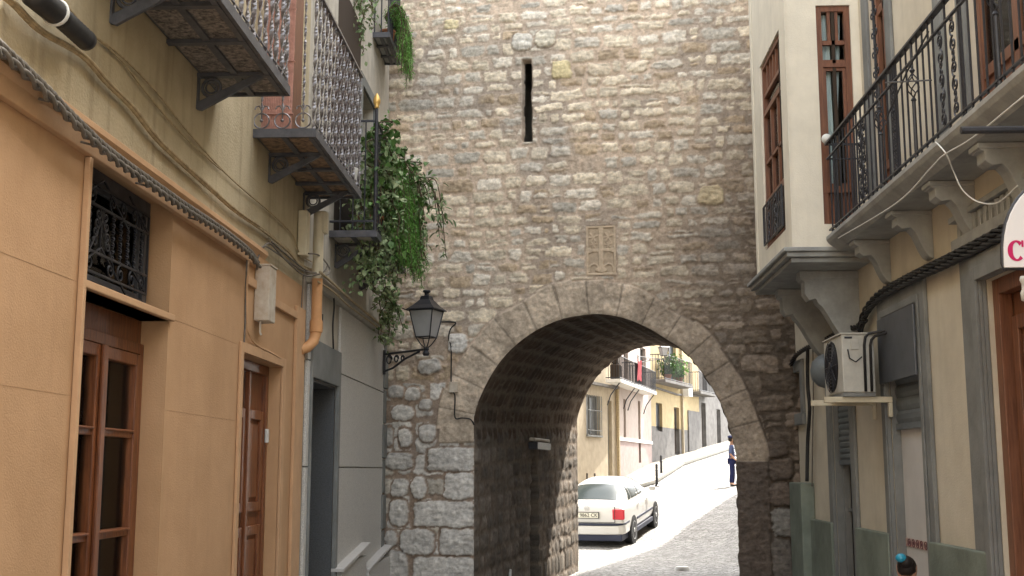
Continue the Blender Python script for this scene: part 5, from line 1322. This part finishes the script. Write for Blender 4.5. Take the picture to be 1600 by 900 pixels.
for s_ in (-1, 1):
    def sw(lo, hi, f0, f1): return [[(s_*(cside(y, z)+.010), y, z) for y, z in [(lerp(lerp(lo[0], lo[1], a/8), lerp(hi[0], hi[1], a/8), b/6), lerp(1.03, min(zroof(lerp(hi[0], hi[1], a/8))-.085, 1.37), b/6)) for a in range(9)]] for b in range(7)]
    patch('side_window', sw((-.02, .22), (.28, .36), 0, 0)); patch('side_window', sw((.28, .98), (.42, .98), 0, 0)); patch('side_window', sw((1.06, 2.05), (1.06, 1.62), 0, 0))
    m = cm(); m.box(*(sorted((s_*.60, s_*.875))), .68, .92, -1.035, -.93); m.build('tail_light', M['tail'], car, bevel=.02)
    m = cm(); m.box(*sorted((s_*.86, s_*1.02)), 1.02, 1.13, 1.95, 2.05); m.build('wing_mirror', M['car'], car, bevel=.03)
    for yy in (.55, 1.55): m = cm(); m.box(*sorted((s_*.86, s_*.90)), .86, .885, yy, yy+.16); m.build('door_handle', M['car'], car, bevel=.008)
    m = cm(); m.box(*sorted((s_*.865, s_*.888)), .52, .57, .38, 2.3); m.build('side_moulding', M['bumper'], car)
    m = cm(); m.box(*sorted((s_*.80, s_*.875)), .22, .33, .36, 2.32); m.build('sill', M['bumper'], car, bevel=.01)
    for yy in (0, 2.68):
        ax_ = CT.to_3x3() @ Vector((s_, 0, 0)); pc_ = CT @ Vector((s_*.66, yy, .315))
        m = MB(None); m.lathe([(.345, .165), (.345, .223), (.30, .224)], pc_, 28, ax_); m.build('wheel_arch', M['rubber'], car)
        m = MB(None); m.lathe([(.2, .0), (.30, .0), (.315, .03), (.315, .19), (.30, .225), (.21, .23)], pc_, 28, ax_); wh = m.build('wheel', M['rubber'], car, smooth='auto')
        m = MB(None); m.lathe([(.215, .10), (.215, .232), (.20, .232), (.195, .20), (.06, .215), (.05, .235), (.01, .235)], pc_, 24, ax_); m.build('rim', M['alloy'], wh, smooth='auto')
def bump(z0, z1, ex, name, mt):
    m = cm(); P_ = [(-.872-ex*.3, -.42), (-.872-ex*.3, -.86), (-.84, -.99-ex), (-.74, -1.06-ex), (-.4, -1.10-ex), (0, -1.11-ex), (.4, -1.10-ex), (.74, -1.06-ex), (.84, -.99-ex), (.872+ex*.3, -.86), (.872+ex*.3, -.42)]
    m.prism(P_, z0, z1, axis='b'); return m.build(name, mt, car, bevel=.03 if z1-z0 > .1 else .008)
bump(.345, .55, 0, 'bumper', M['car'])
bump(.555, .60, .008, 'bumper_strip', M['bumper'])
m = cm()
for x_ in (-.66, .655): m.box(x_, x_+.006, .62, .98, -1.052, -1.0)
m.box(-.66, .66, .618, .624, -1.052, -1.0); m.build('boot_seam', M['rubber'], car)
m = cm(); m.box(-.82, .82, .20, .345, -1.07, -.80); m.box(-.80, .80, .18, .3, -.8, 3.4); m.build('underside', M['bumper'], car, bevel=.02)
m = cm(); m.box(-.28, .28, .72, .845, -1.062, -1.03); plate = m.build('number_plate', mat('plate_white', (.70, .68, .58), .5), car, bevel=.004)
m = cm(); frame_rect(m, -.29, .29, .71, .855, .012, -1.066, -1.03); m.build('plate_frame', M['rubber'], plate)
cu = bpy.data.curves.new('p', 'FONT'); cu.body = 'R 9862 CK'; cu.size = .115; cu.extrude = .002; cu.align_x = 'CENTER'; cu.align_y = 'CENTER'
to = bpy.data.objects.new('t', cu); COL.objects.link(to); bpy.context.view_layer.update(); me = bpy.data.meshes.new_from_object(to.evaluated_get(bpy.context.evaluated_depsgraph_get())); bpy.data.objects.remove(to)
for v in me.vertices: v.co = CT @ Vector((v.co.x, -1.066-v.co.z, .782+v.co.y))
me.materials.clear(); me.materials.append(M['rubber']); o = bpy.data.objects.new('plate_lettering', me); COL.objects.link(o); child(o, plate)
# round badge with a V over a W on the boot lid
m = cm(); Rr = .055; cz = .935; cy = -1.012
m.tube([(Rr*math.cos(t), cz+Rr*math.sin(t), cy) for t in [2*math.pi*k/20 for k in range(20)]], .005, 5, closed=True)
m.tube([(-.02, cz+.045, cy), (0, cz+.005, cy), (.02, cz+.045, cy)], .005, 4); m.tube([(-.042, cz+.022, cy), (-.018, cz-.04, cy), (0, cz-.0, cy), (.018, cz-.04, cy), (.042, cz+.022, cy)], .005, 4)
m.build('badge', M['alloy'], car)
# ------------------------------------------------------------------ people
M['skin'] = mat('skin', (.50, .28, .19), .55); M['hair'] = mat('dark_hair', (.018, .013, .011), .55, .3, 60)
M['shirt'] = mat('blue_shirt', (.10, .135, .27), .85, .15, 12); M['navy'] = mat('navy_cloth', (.018, .024, .09), .85, .2, 12)
M['shoe'] = mat('black_shoe', (.015, .015, .015), .5); M['dark_top'] = mat('dark_brown_top', (.05, .03, .03), .85, .2, 12)
def skin(name, J, E_, mt, T, parent, lv=2):
    names = list(J); me = bpy.data.meshes.new(name); me.from_pydata([tuple(T @ Vector(J[n][0])) for n in names], [(names.index(a), names.index(b)) for a, b in E_], [])
    o = bpy.data.objects.new(name, me); COL.objects.link(o); me.materials.append(mt); child(o, parent)
    mo = o.modifiers.new('skin', 'SKIN'); mo.use_smooth_shade = True
    for i, n in enumerate(names):
        sv = me.skin_vertices[0].data[i]; r = J[n][1]; sv.radius = r if isinstance(r, tuple) else (r, r); sv.use_root = (i == 0)
    s_ = o.modifiers.new('sub', 'SUBSURF'); s_.levels = lv; s_.render_levels = lv; return o
def person(label, T, sc, up_m, low_m, pose, long_sleeve=False, group=None):
    p = thing('person', label, 'person', tuple(T.translation))
    # local: x = facing direction, y = left, z = up ; heights for a 1.75 m adult
    J = {'pel': ((0, 0, .95), (.13, .11)), 'bel': ((.01, 0, 1.10), (.12, .10)), 'che': ((.0, 0, 1.32), (.15, .11)), 'nec': ((.0, 0, 1.47), .055), 'nk2': ((.015, 0, 1.53), .052), 'hd1': ((.02, 0, 1.60), (.078, .085)), 'hd2': ((.02, 0, 1.68), (.082, .095)), 'hd3': ((.01, 0, 1.735), (.05, .06))}
    E_ = [('pel', 'bel'), ('bel', 'che'), ('che', 'nec'), ('nec', 'nk2'), ('nk2', 'hd1'), ('hd1', 'hd2'), ('hd2', 'hd3')]
    for s_, q in ((1, 'l'), (-1, 'r')):
        el = pose['elbow'+q]; ha = pose['hand'+q]; kn = pose['knee'+q]; fo = pose['foot'+q]
        J[q+'sh'] = ((0, s_*.175, 1.41), .058); J[q+'el'] = (el, .042); J[q+'wr'] = (ha, .028)
        d = (Vector(ha)-Vector(el)).normalized(); J[q+'pa'] = (tuple(Vector(ha)+d*.07), (.036, .016))
        J[q+'hip'] = ((0, s_*.09, .90), .085); J[q+'kn'] = (kn, .055); J[q+'an'] = (fo, .04); J[q+'to'] = ((fo[0]+.14, fo[1], fo[2]-.05), (.04, .03))
        E_ += [('che', q+'sh'), (q+'sh', q+'el'), (q+'el', q+'wr'), (q+'wr', q+'pa'), ('pel', q+'hip'), (q+'hip', q+'kn'), (q+'kn', q+'an'), (q+'an', q+'to')]
        side = d.cross(Vector((0, 0, 1))); side = side.normalized() if side.length > .1 else Vector((1, 0, 0))
        for k, (of, ln) in enumerate(((-.027, .062), (-.009, .074), (.009, .078), (.027, .068))):
            b_ = Vector(ha)+d*.08+side*of; J[f'{q}f{k}a'] = (tuple(b_), .009); J[f'{q}f{k}b'] = (tuple(b_+d*ln*.55+Vector((.008, 0, 0))), .008); J[f'{q}f{k}c'] = (tuple(b_+d*ln+Vector((.022, 0, 0))), .007)
            E_ += [(q+'pa', f'{q}f{k}a'), (f'{q}f{k}a', f'{q}f{k}b'), (f'{q}f{k}b', f'{q}f{k}c')]
        th = Vector(ha)+d*.03+side*.03; J[q+'t1'] = (tuple(th+side*.015+d*.02), .010); J[q+'t2'] = (tuple(th+side*.03+d*.05), .008); E_ += [(q+'wr', q+'t1'), (q+'t1', q+'t2')]
    J['nose0'] = ((.07, 0, 1.63), .022); J['nose'] = ((.125, 0, 1.625), .012); E_ += [('hd1', 'nose0'), ('nose0', 'nose')]
    body = skin('body', J, E_, M['skin'], T, p)
    # eyes, ears, mouth
    for s_ in (-1, 1):
        m = MB(None); c = Vector((.108, s_*.033, 1.655)); m.lathe([(.012*math.sin(math.pi*k/8), .012-.012*math.cos(math.pi*k/8)) for k in range(9)], c-Vector((0, 0, .012)), 10); m.v = [T @ v for v in m.v]; m.build('eye', M['iron'], p)
    # hair
    m = MB(None); rings = 9
    prof_ = [(.098*math.sin(math.pi*.5*k/rings), .105*math.cos(math.pi*.5*k/rings)) for k in range(rings+1)]
    m.lathe(prof_+[(.095, -.05), (.07, -.09)], (-.012, 0, 1.675), 18)
    # open the face: push front lower vertices up
    for i, v in enumerate(m.v):
        if v.x > .03 and v.z < 1.71: v.z = 1.71+(v.z-1.71)*.1; v.x = min(v.x, .095)
    m.v = [T @ v for v in m.v]; m.build('hair', M['hair'], p, smooth=True)
    # clothes
    g = lambda n, e: (J[n][0], tuple(r+e for r in J[n][1]) if isinstance(J[n][1], tuple) else J[n][1]+e)
    K = {'bel': g('bel', .022), 'pel': ((0, 0, .93), (.145, .12)), 'che': g('che', .02), 'nec': ((0, 0, 1.44), .075)}; E2 = [('bel', 'pel'), ('bel', 'che'), ('che', 'nec')]
    for q in 'lr':
        K[q+'sh'] = g(q+'sh', .018); K[q+'el'] = g(q+'el', .016); E2 += [('che', q+'sh'), (q+'sh', q+'el')]
        if long_sleeve: K[q+'wr'] = g(q+'wr', .014); E2 += [(q+'el', q+'wr')]
    skin('shirt', K, E2, up_m, T, p)
    K = {'pel': ((0, 0, .97), (.15, .125))}; E2 = []
    for q in 'lr': K[q+'hip'] = g(q+'hip', .022); K[q+'kn'] = g(q+'kn', .025); K[q+'an'] = ((J[q+'an'][0][0], J[q+'an'][0][1], J[q+'an'][0][2]+.02), .062); E2 += [('pel', q+'hip'), (q+'hip', q+'kn'), (q+'kn', q+'an')]
    skin('trousers', K, E2, low_m, T, p)
    for q in 'lr':
        f = J[q+'an'][0]; K = {'a': ((f[0]-.03, f[1], f[2]-.035), .045), 'b': ((f[0]+.08, f[1], f[2]-.045), (.045, .036)), 'c': ((f[0]+.17, f[1], f[2]-.055), (.036, .026))}; skin('shoe', K, [('a', 'b'), ('b', 'c')], M['shoe'], T, p)
    return p
X_ = onY(1143.5, 725, 43.0).x
T = Matrix.Translation((X_, 43.0, gz(43)+.0)) @ Matrix.Rotation(R(-8), 4, 'Z') @ Matrix.Scale(1.0, 4)
pose = dict(elbowl=(.02, .27, 1.14), handl=(.22, .20, 1.08), elbowr=(-.05, -.25, 1.13), handr=(.12, -.23, .95), kneel=(.04, .10, .50), footl=(.02, .10, .09), kneer=(.0, -.09, .50), footr=(-.06, -.09, .09))
pm_ = person('man in a blue shirt and navy trousers standing in profile up the sunlit street', T, 1, M['shirt'], M['navy'], pose)
m = MB(None); m.v = []; m.lathe([(.105, 0), (.115, .03), (.12, .05), (.08, .085), (.01, .09)], (-.005, 0, 1.715), 18); m.lathe([(.07, 0), (.072, .008)], (.10, 0, 1.712), 14); m.v = [T @ v for v in m.v]; m.build('cap', M['navy'], pm_, smooth='auto')
# child at the doorway, only the top of the head is in the picture
hp = onY(1416, 867, 8.4); k_ = hp.z/1.79
T = Matrix.Translation((hp.x, 8.4, 0)) @ Matrix.Rotation(R(70), 4, 'Z') @ Matrix.Scale(k_, 4)
pose = dict(elbowl=(.0, .25, 1.14), handl=(.05, .24, .92), elbowr=(-.02, -.25, 1.14), handr=(.04, -.24, .92), kneel=(.03, .10, .50), footl=(.0, .10, .09), kneer=(.02, -.10, .50), footr=(0, -.10, .09))
pc2 = person('dark haired child by the open doorway, hair tied up with a turquoise band', T, k_, M['dark_top'], M['navy'], pose)
m = MB(None); m.lathe([(.07*math.sin(math.pi*k/10), -.07*math.cos(math.pi*k/10)) for k in range(11)], (-.07, .0, 1.72), 16); m.v = [T @ v for v in m.v]; m.build('hair_bun', M['hair'], pc2, smooth=True)
m = MB(None); m.fr = None
rb = onY(1408, 872, 8.35)
m.lathe([(.001, -.030), (.022, -.026), (.036, -.012), (.038, 0), (.034, .014), (.020, .027), (.001, .031)], rb, 18); m.build('hair_band', mat('turquoise_band', (.02, .28, .42), .35, spec=.6), pc2, smooth=True)
# ------------------------------------------------------------------ lanterns
def lantern(name, label, base, arm_from, T, s_=1.0, group='iron wall lanterns'):
    lp = thing(name, label, 'street lamp', tuple(arm_from), group)
    B = Vector(base); ra = math.pi/4
    def ring(hw, z): return [B+T.to_3x3() @ Vector((hw*math.cos(ra+k*math.pi/2)*1.4142, hw*math.sin(ra+k*math.pi/2)*1.4142, z))*s_ for k in range(4)]
    def fr4(m, r0, r1, inv=False):
        i = len(m.v); m.v += r0+r1
        for k in range(4): m.f.append([i+k, i+(k+1) % 4, i+4+(k+1) % 4, i+4+k])
    lo, hi = .105, .17; h = .36
    m = MB(None); m.fr = None; fr4(m, ring(lo-.006, .01), ring(hi-.006, h-.01)); m.build('lantern_glass', M['frost'], lp)
    m = MB(None); m.fr = None; a, b = ring(lo, 0), ring(hi, h)
    for k in range(4):
        m.tube([a[k], b[k]], .011*s_, 4, sq=True); m.tube([a[k], a[(k+1) % 4]], .010*s_, 4, sq=True); m.tube([b[k], b[(k+1) % 4]], .012*s_, 4, sq=True)
    m.build('lantern_frame', M['iron'], lp)
    m = MB(None); m.fr = None; seq = [(hi+.035, h), (hi+.035, h+.012), (hi-.03, h+.07), (hi-.10, h+.15), (.06, h+.19), (.055, h+.20)]
    for (h0, z0), (h1, z1) in zip(seq, seq[1:]): fr4(m, ring(h0, z0), ring(h1, z1))
    i = len(m.v); m.v += ring(hi+.035, h); m.f.append([i, i+1, i+2, i+3])
    zt = B+Vector((0, 0, (h+.195)*s_)); m.lathe([(.05*s_, 0), (.03*s_, .02*s_), (.03*s_, .045*s_), (.055*s_, .065*s_), (.05*s_, .085*s_), (.001, .09*s_)], zt, 12)
    m.build('lantern_roof', M['iron'], lp)
    m = MB(None); m.fr = None; A_ = Vector(arm_from); tip = B+Vector((0, 0, -.16*s_)); A0 = Vector((A_.x, A_.y, tip.z)); d = (tip-A0); Ld = d.length; d.normalize()
    for k in (0, 1, 2, 3):
        q = a[k]; m.tube([q, q.lerp(tip, .5)+Vector((0, 0, -.02*s_)), tip], .008*s_, 5)
    m.lathe([(.035*s_, -.09*s_), (.05*s_, -.06*s_), (.03*s_, -.02*s_), (.045*s_, .0), (.03*s_, .02*s_)], tip, 10)
    m.tube([A0, tip], .016*s_, 6); lowp = A0+Vector((0, 0, -.24*s_))
    m.tube([lowp, lowp+d*Ld*.22+Vector((0, 0, .03)), A0+d*Ld*.5+Vector((0, 0, -.10*s_)), A0+d*Ld*.85+Vector((0, 0, -.02*s_))], .016*s_, 6)
    m.tube([A0+Vector((0, 0, .05)), lowp+Vector((0, 0, -.04))], .02*s_, 6)
    for t_, r_ in ((.12, .07), (.30, .055), (.45, .04)):
        c = A0+d*Ld*t_+Vector((0, 0, -.085*s_)); m.tube([c+d*(r_*s_*math.cos(x)*(1-.1*x/2))+Vector((0, 0, r_*s_*math.sin(x)*(1-.1*x/2))) for x in [2*math.pi*k/14*1.3 for k in range(15)]], .010*s_, 5)
    m.build('arm', M['iron'], lp); return lp
yl = 13.6; c = onY(666, 527, yl)
lantern('wall_lantern', 'black iron wall lantern on a scrolled arm left of the arch', tuple(c), (-2.12, 14.2, c.z), Matrix.Rotation(R(-20), 4, 'Z'), .86)
c2 = onY(1037, 556, 50.0); fr, L = H(2)
lantern('wall_lantern', 'far wall lantern on the pale house beyond the arch', tuple(c2), (3.2, 48.6, c2.z), Matrix.Rotation(R(20), 4, 'Z'), .95)
# cable and box on the tower
def tw(px, py, c=.05): return (*TW.at(px, py, c), c)
P = [TW.w(*q) for q in smooth_path([tw(*q) for q in ((690, 503, .03), (712, 504, .04), (704, 514, .04), (701, 528, .04), (705, 545, .04), (705, 600, .04), (708, 612, .04), (711, 620, .04), (711, 652, .04), (722, 653, .04), (735, 655, .03), (741, 664, .01))], 5)]
m = MB(None); m.fr = None; m.tube(P, .009, 6); tc_ = m.build('cable', M['cable_black'], smooth=True); tag(tc_, 'black cable with clips on the stone wall left of the arch', 'cable')
b0_ = TW.at(709, 605, .04); m = MB(TW); m.box(b0_[0]-.055, b0_[0]+.055, b0_[1]-.065, b0_[1]+.065, .0, .065); tag(m.build('switch_box', M['metal_box'], bevel=.006), 'small square white switch box on the rubble wall beside the arch', 'switch box')
m = MB(None); m.fr = None; m.tube([TW.w(*q) for q in smooth_path([tw(585, 462, .25), tw(600, 470, .2), tw(620, 478, .3), tw(645, 488, .5)], 5)], .007, 6); tag(m.build('cable', M['cable_black']), 'thin black wire from the plants to the lantern', 'cable')
# tube lamp in the passage
sa_ = tunnel_s(836, aL+.12); sb_ = tunnel_s(861, aL+.12); fz_ = 1.75+46*(14.4+ (sa_+sb_)/2)/F
m = MB(None); m.fr = Fr(TW.w(aL, 0), td, Vector((td.y, -td.x, 0))); m.box(sa_, sb_, fz_-.025, fz_+.03, .03, .11); tl = m.build('passage_lamp', M['metal_box'], bevel=.02); tag(tl, 'unlit white tube lamp on the dark wall inside the archway', 'lamp')
m = MB(None); m.fr = Fr(TW.w(aL, 0), td, Vector((td.y, -td.x, 0))); m.box(sa_+.1, sb_-.1, fz_-.14, fz_-.036, .0, .14); m.build('lamp_mount', M['iron'], tl)
m = MB(None); q_ = onY(797, 897, 16.2); m.lathe([(.02, -1.0), (.02, .06), (.001, .065)], (q_.x, 16.2, q_.z), 10); tag(m.build('metal_pole', M['white'], smooth='auto'), 'thin pale pole leaning inside the archway beside the left wall', 'pole')
# ------------------------------------------------------------------ plants
class Leaves:
    def __init__(s): s.v = []; s.f = []
    def leaf(s, p, d, up, L, W, fold=.25):
        d = d.normalized(); x = d.cross(up)
        if x.length < .05: x = d.orthogonal()
        x.normalize(); n = x.cross(d).normalized(); i = len(s.v)
        s.v += [p, p+d*L*.35+x*W*.5+n*W*fold, p+d*L*.75+x*W*.32+n*W*fold*.6, p+d*L-n*L*.08, p+d*L*.75-x*W*.32+n*W*fold*.6, p+d*L*.35-x*W*.5+n*W*fold, p+d*L*.45]
        s.f += [[i, i+1, i+6], [i+1, i+2, i+6], [i+2, i+3, i+6], [i+3, i+4, i+6], [i+4, i+5, i+6], [i+5, i, i+6]]
    def build(s, name, mt, parent):
        me = bpy.data.meshes.new(name); me.from_pydata([tuple(p) for p in s.v], [], s.f); me.materials.append(mt); o = bpy.data.objects.new(name, me); COL.objects.link(o); child(o, parent); return o
rr = random.Random(5)
def rv(s=1): return Vector((rr.gauss(0, s), rr.gauss(0, s), rr.gauss(0, s)))
def plant(name, label, cat, base, mt, strands, leafL=.05, leafW=.035, dens=60, spread=.03, group=None, pot=None, droop=0.3, potm='terracotta'):
    """strands: list of lists of world points"""
    th = thing(name, label, cat, tuple(base), group); lv = Leaves(); st = MB(None); st.fr = None
    for P in strands:
        Q = smooth_path(P, 6); st.tube(Q, [.006*(1-.6*i/len(Q))+.0015 for i in range(len(Q))], 4)
        for a, b in zip(Q, Q[1:]):
            n = max(1, int((b-a).length*dens)); 
            for k in range(n):
                p = a.lerp(b, rr.random())+rv(spread); d = (rv(1)+Vector((0, 0, -droop))+(b-a).normalized()*.5)
                sc = rr.uniform(.55, 1.35); lv.leaf(p, d, Vector((rr.gauss(0, .5), rr.gauss(0, .5), 1)), leafL*sc, leafW*sc, rr.uniform(.05, .45))
    lv.build('foliage', mt, th); st.build('stem', M['stem'], th)
    if pot:
        m = MB(None); px, r, h = pot; m.lathe([(r*.7, 0), (r*.95, h*.85), (r*1.08, h*.86), (r*1.08, h), (r*.9, h), (r*.85, h*.9), (.001, h*.9)], px, 18); m.build('pot', M[potm], th, smooth='auto')
    return th
def hang(x, y, z, L, out=0.0, n=6, wob=.05, dy=0):
    P = []; px, py, pz_ = x, y, z
    for k in range(n+1):
        t = k/n; P.append(Vector((px+out*math.sin(min(1, t*1.6)*math.pi/2)+rr.gauss(0, wob), py+dy*t+rr.gauss(0, wob), pz_+.10*math.sin(t*math.pi*.6)*(1 if t < .4 else .4)-L*t**1.3)))
    return P
z4e = z4+.06
# big variegated ivy, cascading from the dark balcony
S1 = [hang(-1.76+rr.uniform(-.22, .10), rr.uniform(10.9, 12.0), z4e+rr.uniform(.45, 1.1), rr.uniform(.55, 1.2), rr.uniform(-.02, .12), 7, .035, rr.uniform(-.1, .4)) for k in range(34)]
plant('trailing_plant', 'variegated ivy cascading below the dark balcony of the grey house', 'plant', (-1.75, 11.4, z4e), M['varieg'], S1, .062, .048, 95, .045, 'plants on the balconies', ((-1.86, 11.35, z4e), .13, .22))
# green climbing mass over the railing
S2 = [hang(-1.74+rr.uniform(-.1, .12), rr.uniform(10.95, 12.6), z4e+rr.uniform(.5, 1.15), rr.uniform(.3, .9), rr.uniform(.0, .18), 6, .04, rr.uniform(-.2, .2)) for k in range(22)]
plant('climbing_plant', 'glossy green climber spilling over the dark balcony railing', 'plant', (-1.8, 11.9, z4e), M['green'], S2, .075, .055, 70, .05, 'plants on the balconies', ((-1.86, 11.95, z4e), .14, .24))
# bright feathery fern
S3 = []
for k in range(130):
    y = rr.uniform(11.5, 12.7); an = rr.uniform(-1.0, 1.2); L = rr.uniform(.35, .8)
    S3.append([Vector((-1.82, y, z4e+.25)), Vector((-1.74+L*.22*math.cos(an), y+L*.25*math.sin(an), z4e+.55+rr.uniform(0, .25))), Vector((-1.78+L*.36*math.cos(an), y+L*.4*math.sin(an), z4e+.30+rr.uniform(-.1, .25))), Vector((-1.77+L*.40*math.cos(an)+rr.gauss(0, .05), y+L*.45*math.sin(an), z4e+.2-L*rr.uniform(.1, .75)))])
plant('fern', 'bright feathery green fern hanging from the dark balcony by the tower', 'plant', (-1.75, 12.3, z4e), M['bright'], S3, .040, .007, 240, .02, 'plants on the balconies', ((-1.86, 12.3, z4e), .15, .24), droop=.2)
# leafy branches leaning out over the street
S4 = []
for k in range(9):
    dx = rr.uniform(.12, .38); y = rr.uniform(12.0, 13.0)
    S4.append([Vector((-1.72, y, z4e+.3)), Vector((-1.6+dx*.4, y, z4e+.85+rr.uniform(-.1, .12))), Vector((-1.6+dx*.8, y, z4e+.68+rr.uniform(-.2, .1))), Vector((-1.58+dx, y, z4e+.2+rr.uniform(-.35, .35)))])
plant('leafy_shrub', 'loose leafy shrub with branches reaching out toward the tower wall', 'plant', (-1.75, 12.7, z4e), M['varieg'], S4, .085, .035, 34, .03, 'plants on the balconies', ((-1.86, 12.75, z4e), .13, .22))
# lower ivy tail to the lantern bracket
S5 = [hang(-1.99+rr.uniform(-.08, .10), rr.uniform(12.9, 14.0), 3.85+rr.uniform(-.3, .2), rr.uniform(.3, .7), rr.uniform(0, .08), 6, .03) for k in range(12)]
plant('ivy', 'thin ivy tail hanging at the corner above the lantern arm', 'plant', (-2.1, 13.4, 3.6), M['varieg'], S5, .055, .045, 36, .03, 'plants on the balconies')
# upper trailing plant and ferns of the small balcony
q = onY(560, 5, 12.4)
S6 = [hang(q.x+rr.uniform(-.10, .14), 12.2+rr.uniform(-.3, .4), q.z+rr.uniform(-.05, .5), rr.uniform(.4, .95), rr.uniform(-.03, .08), 6, .03) for k in range(14)]
plant('trailing_plant', 'pale trailing plant high on the grey house beside the tiny balcony', 'plant', (q.x, 12.4, q.z), M['varieg'], S6, .055, .045, 48, .04, 'plants on the balconies', ((q.x-.02, 12.4, q.z+.25), .13, .2))
S7 = []
for k in range(46):
    y = rr.uniform(13.25, 14.1); L = rr.uniform(.3, .7); S7.append([Vector((-2.04, y, z3+.25)), Vector((-1.98+.1*L, y, z3+.42)), Vector((-1.90+.22*L*rr.random(), y+rr.gauss(0, .05), z3+.25)), Vector((-1.90+.22*L*rr.random(), y+rr.gauss(0, .06), z3+.2-L*.8))])
plant('fern', 'small fern filling the tiny high balcony beside the tower', 'plant', (-2.04, 13.7, z3+.05), M['bright'], S7, .04, .009, 110, .02, 'plants on the balconies', ((-2.06, 13.65, z3+.055), .09, .18))
fr, bc, bzc = H3f
for lab, t_, mt_ in (('round green shrub on the far plant filled balcony', .3, 'green'), ('taller dark shrub at the end of the far balcony', .72, 'bright')):
    b_ = fr.w(lerp(bc[0], bc[1], t_), bzc+.07, .4); S8 = []
    for k in range(34): a_ = rr.uniform(0, 6.28); S8.append([b_+Vector((0, 0, .25)), b_+Vector((.2*math.cos(a_), .2*math.sin(a_), .6)), b_+Vector((.55*math.cos(a_)*rr.random(), .7*math.sin(a_)*rr.random(), rr.uniform(.5, 1.25)))])
    plant('potted_shrub', lab, 'plant', b_, M[mt_], S8, .13, .08, 22, .09, 'plants on the balconies', (b_, .18, .3))
p_ = LW.w(11.0, z4+.07, .38); m = MB(None); 
m = MB(None); m.lathe([(.055, 0), (.075, .13), (.08, .14), (.08, .155), (.06, .155), (.055, .14), (.001, .14)], (-1.80, 9.85, B2z+.06), 16); tag(m.build('flower_pot', M['white'], smooth='auto'), 'empty white flower pot at the far end of the left balcony', 'flower pot')
# ------------------------------------------------------------------ world, sun, look
SUN_AZ, SUN_EL = 33, 50      # azimuth clockwise from +Y
w = bpy.data.worlds.new('World'); S.world = w; w.use_nodes = True; nt = w.node_tree
bg = nt.nodes['Background']; sky = nt.nodes.new('ShaderNodeTexSky'); sky.sky_type = 'NISHITA'; sky.sun_disc = False
sky.sun_elevation = R(SUN_EL); sky.sun_rotation = R(SUN_AZ); sky.dust_density = 2.5; sky.air_density = 1.0; sky.ozone_density = .8
hs = nt.nodes.new('ShaderNodeHueSaturation'); hs.inputs['Saturation'].default_value = .28; nt.links.new(sky.outputs[0], hs.inputs['Color'])
hz = nt.nodes.new('ShaderNodeMix'); hz.data_type = 'RGBA'; hz.blend_type = 'MULTIPLY'; hz.inputs[0].default_value = 1; hz.inputs[7].default_value = (1.01, 1.0, .97, 1); nt.links.new(hs.outputs[0], hz.inputs[6]); nt.links.new(hz.outputs[2], bg.inputs[0]); bg.inputs[1].default_value = .15
sl = bpy.data.lights.new('sun', 'SUN'); sl.energy = 2.0; sl.angle = R(.5); sl.color = (1, .95, .86)
so = bpy.data.objects.new('sun', sl); COL.objects.link(so)
dv = Vector((math.sin(R(SUN_AZ))*math.cos(R(SUN_EL)), math.cos(R(SUN_AZ))*math.cos(R(SUN_EL)), math.sin(R(SUN_EL))))
so.rotation_euler = dv.to_track_quat('Z', 'Y').to_euler(); so.location = (0, 0, 30)
S.view_settings.view_transform = 'Standard'; S.view_settings.look = 'None'; S.view_settings.gamma = 1; S.view_settings.exposure = 2.8
S.cycles.max_bounces = 8; S.cycles.diffuse_bounces = 5
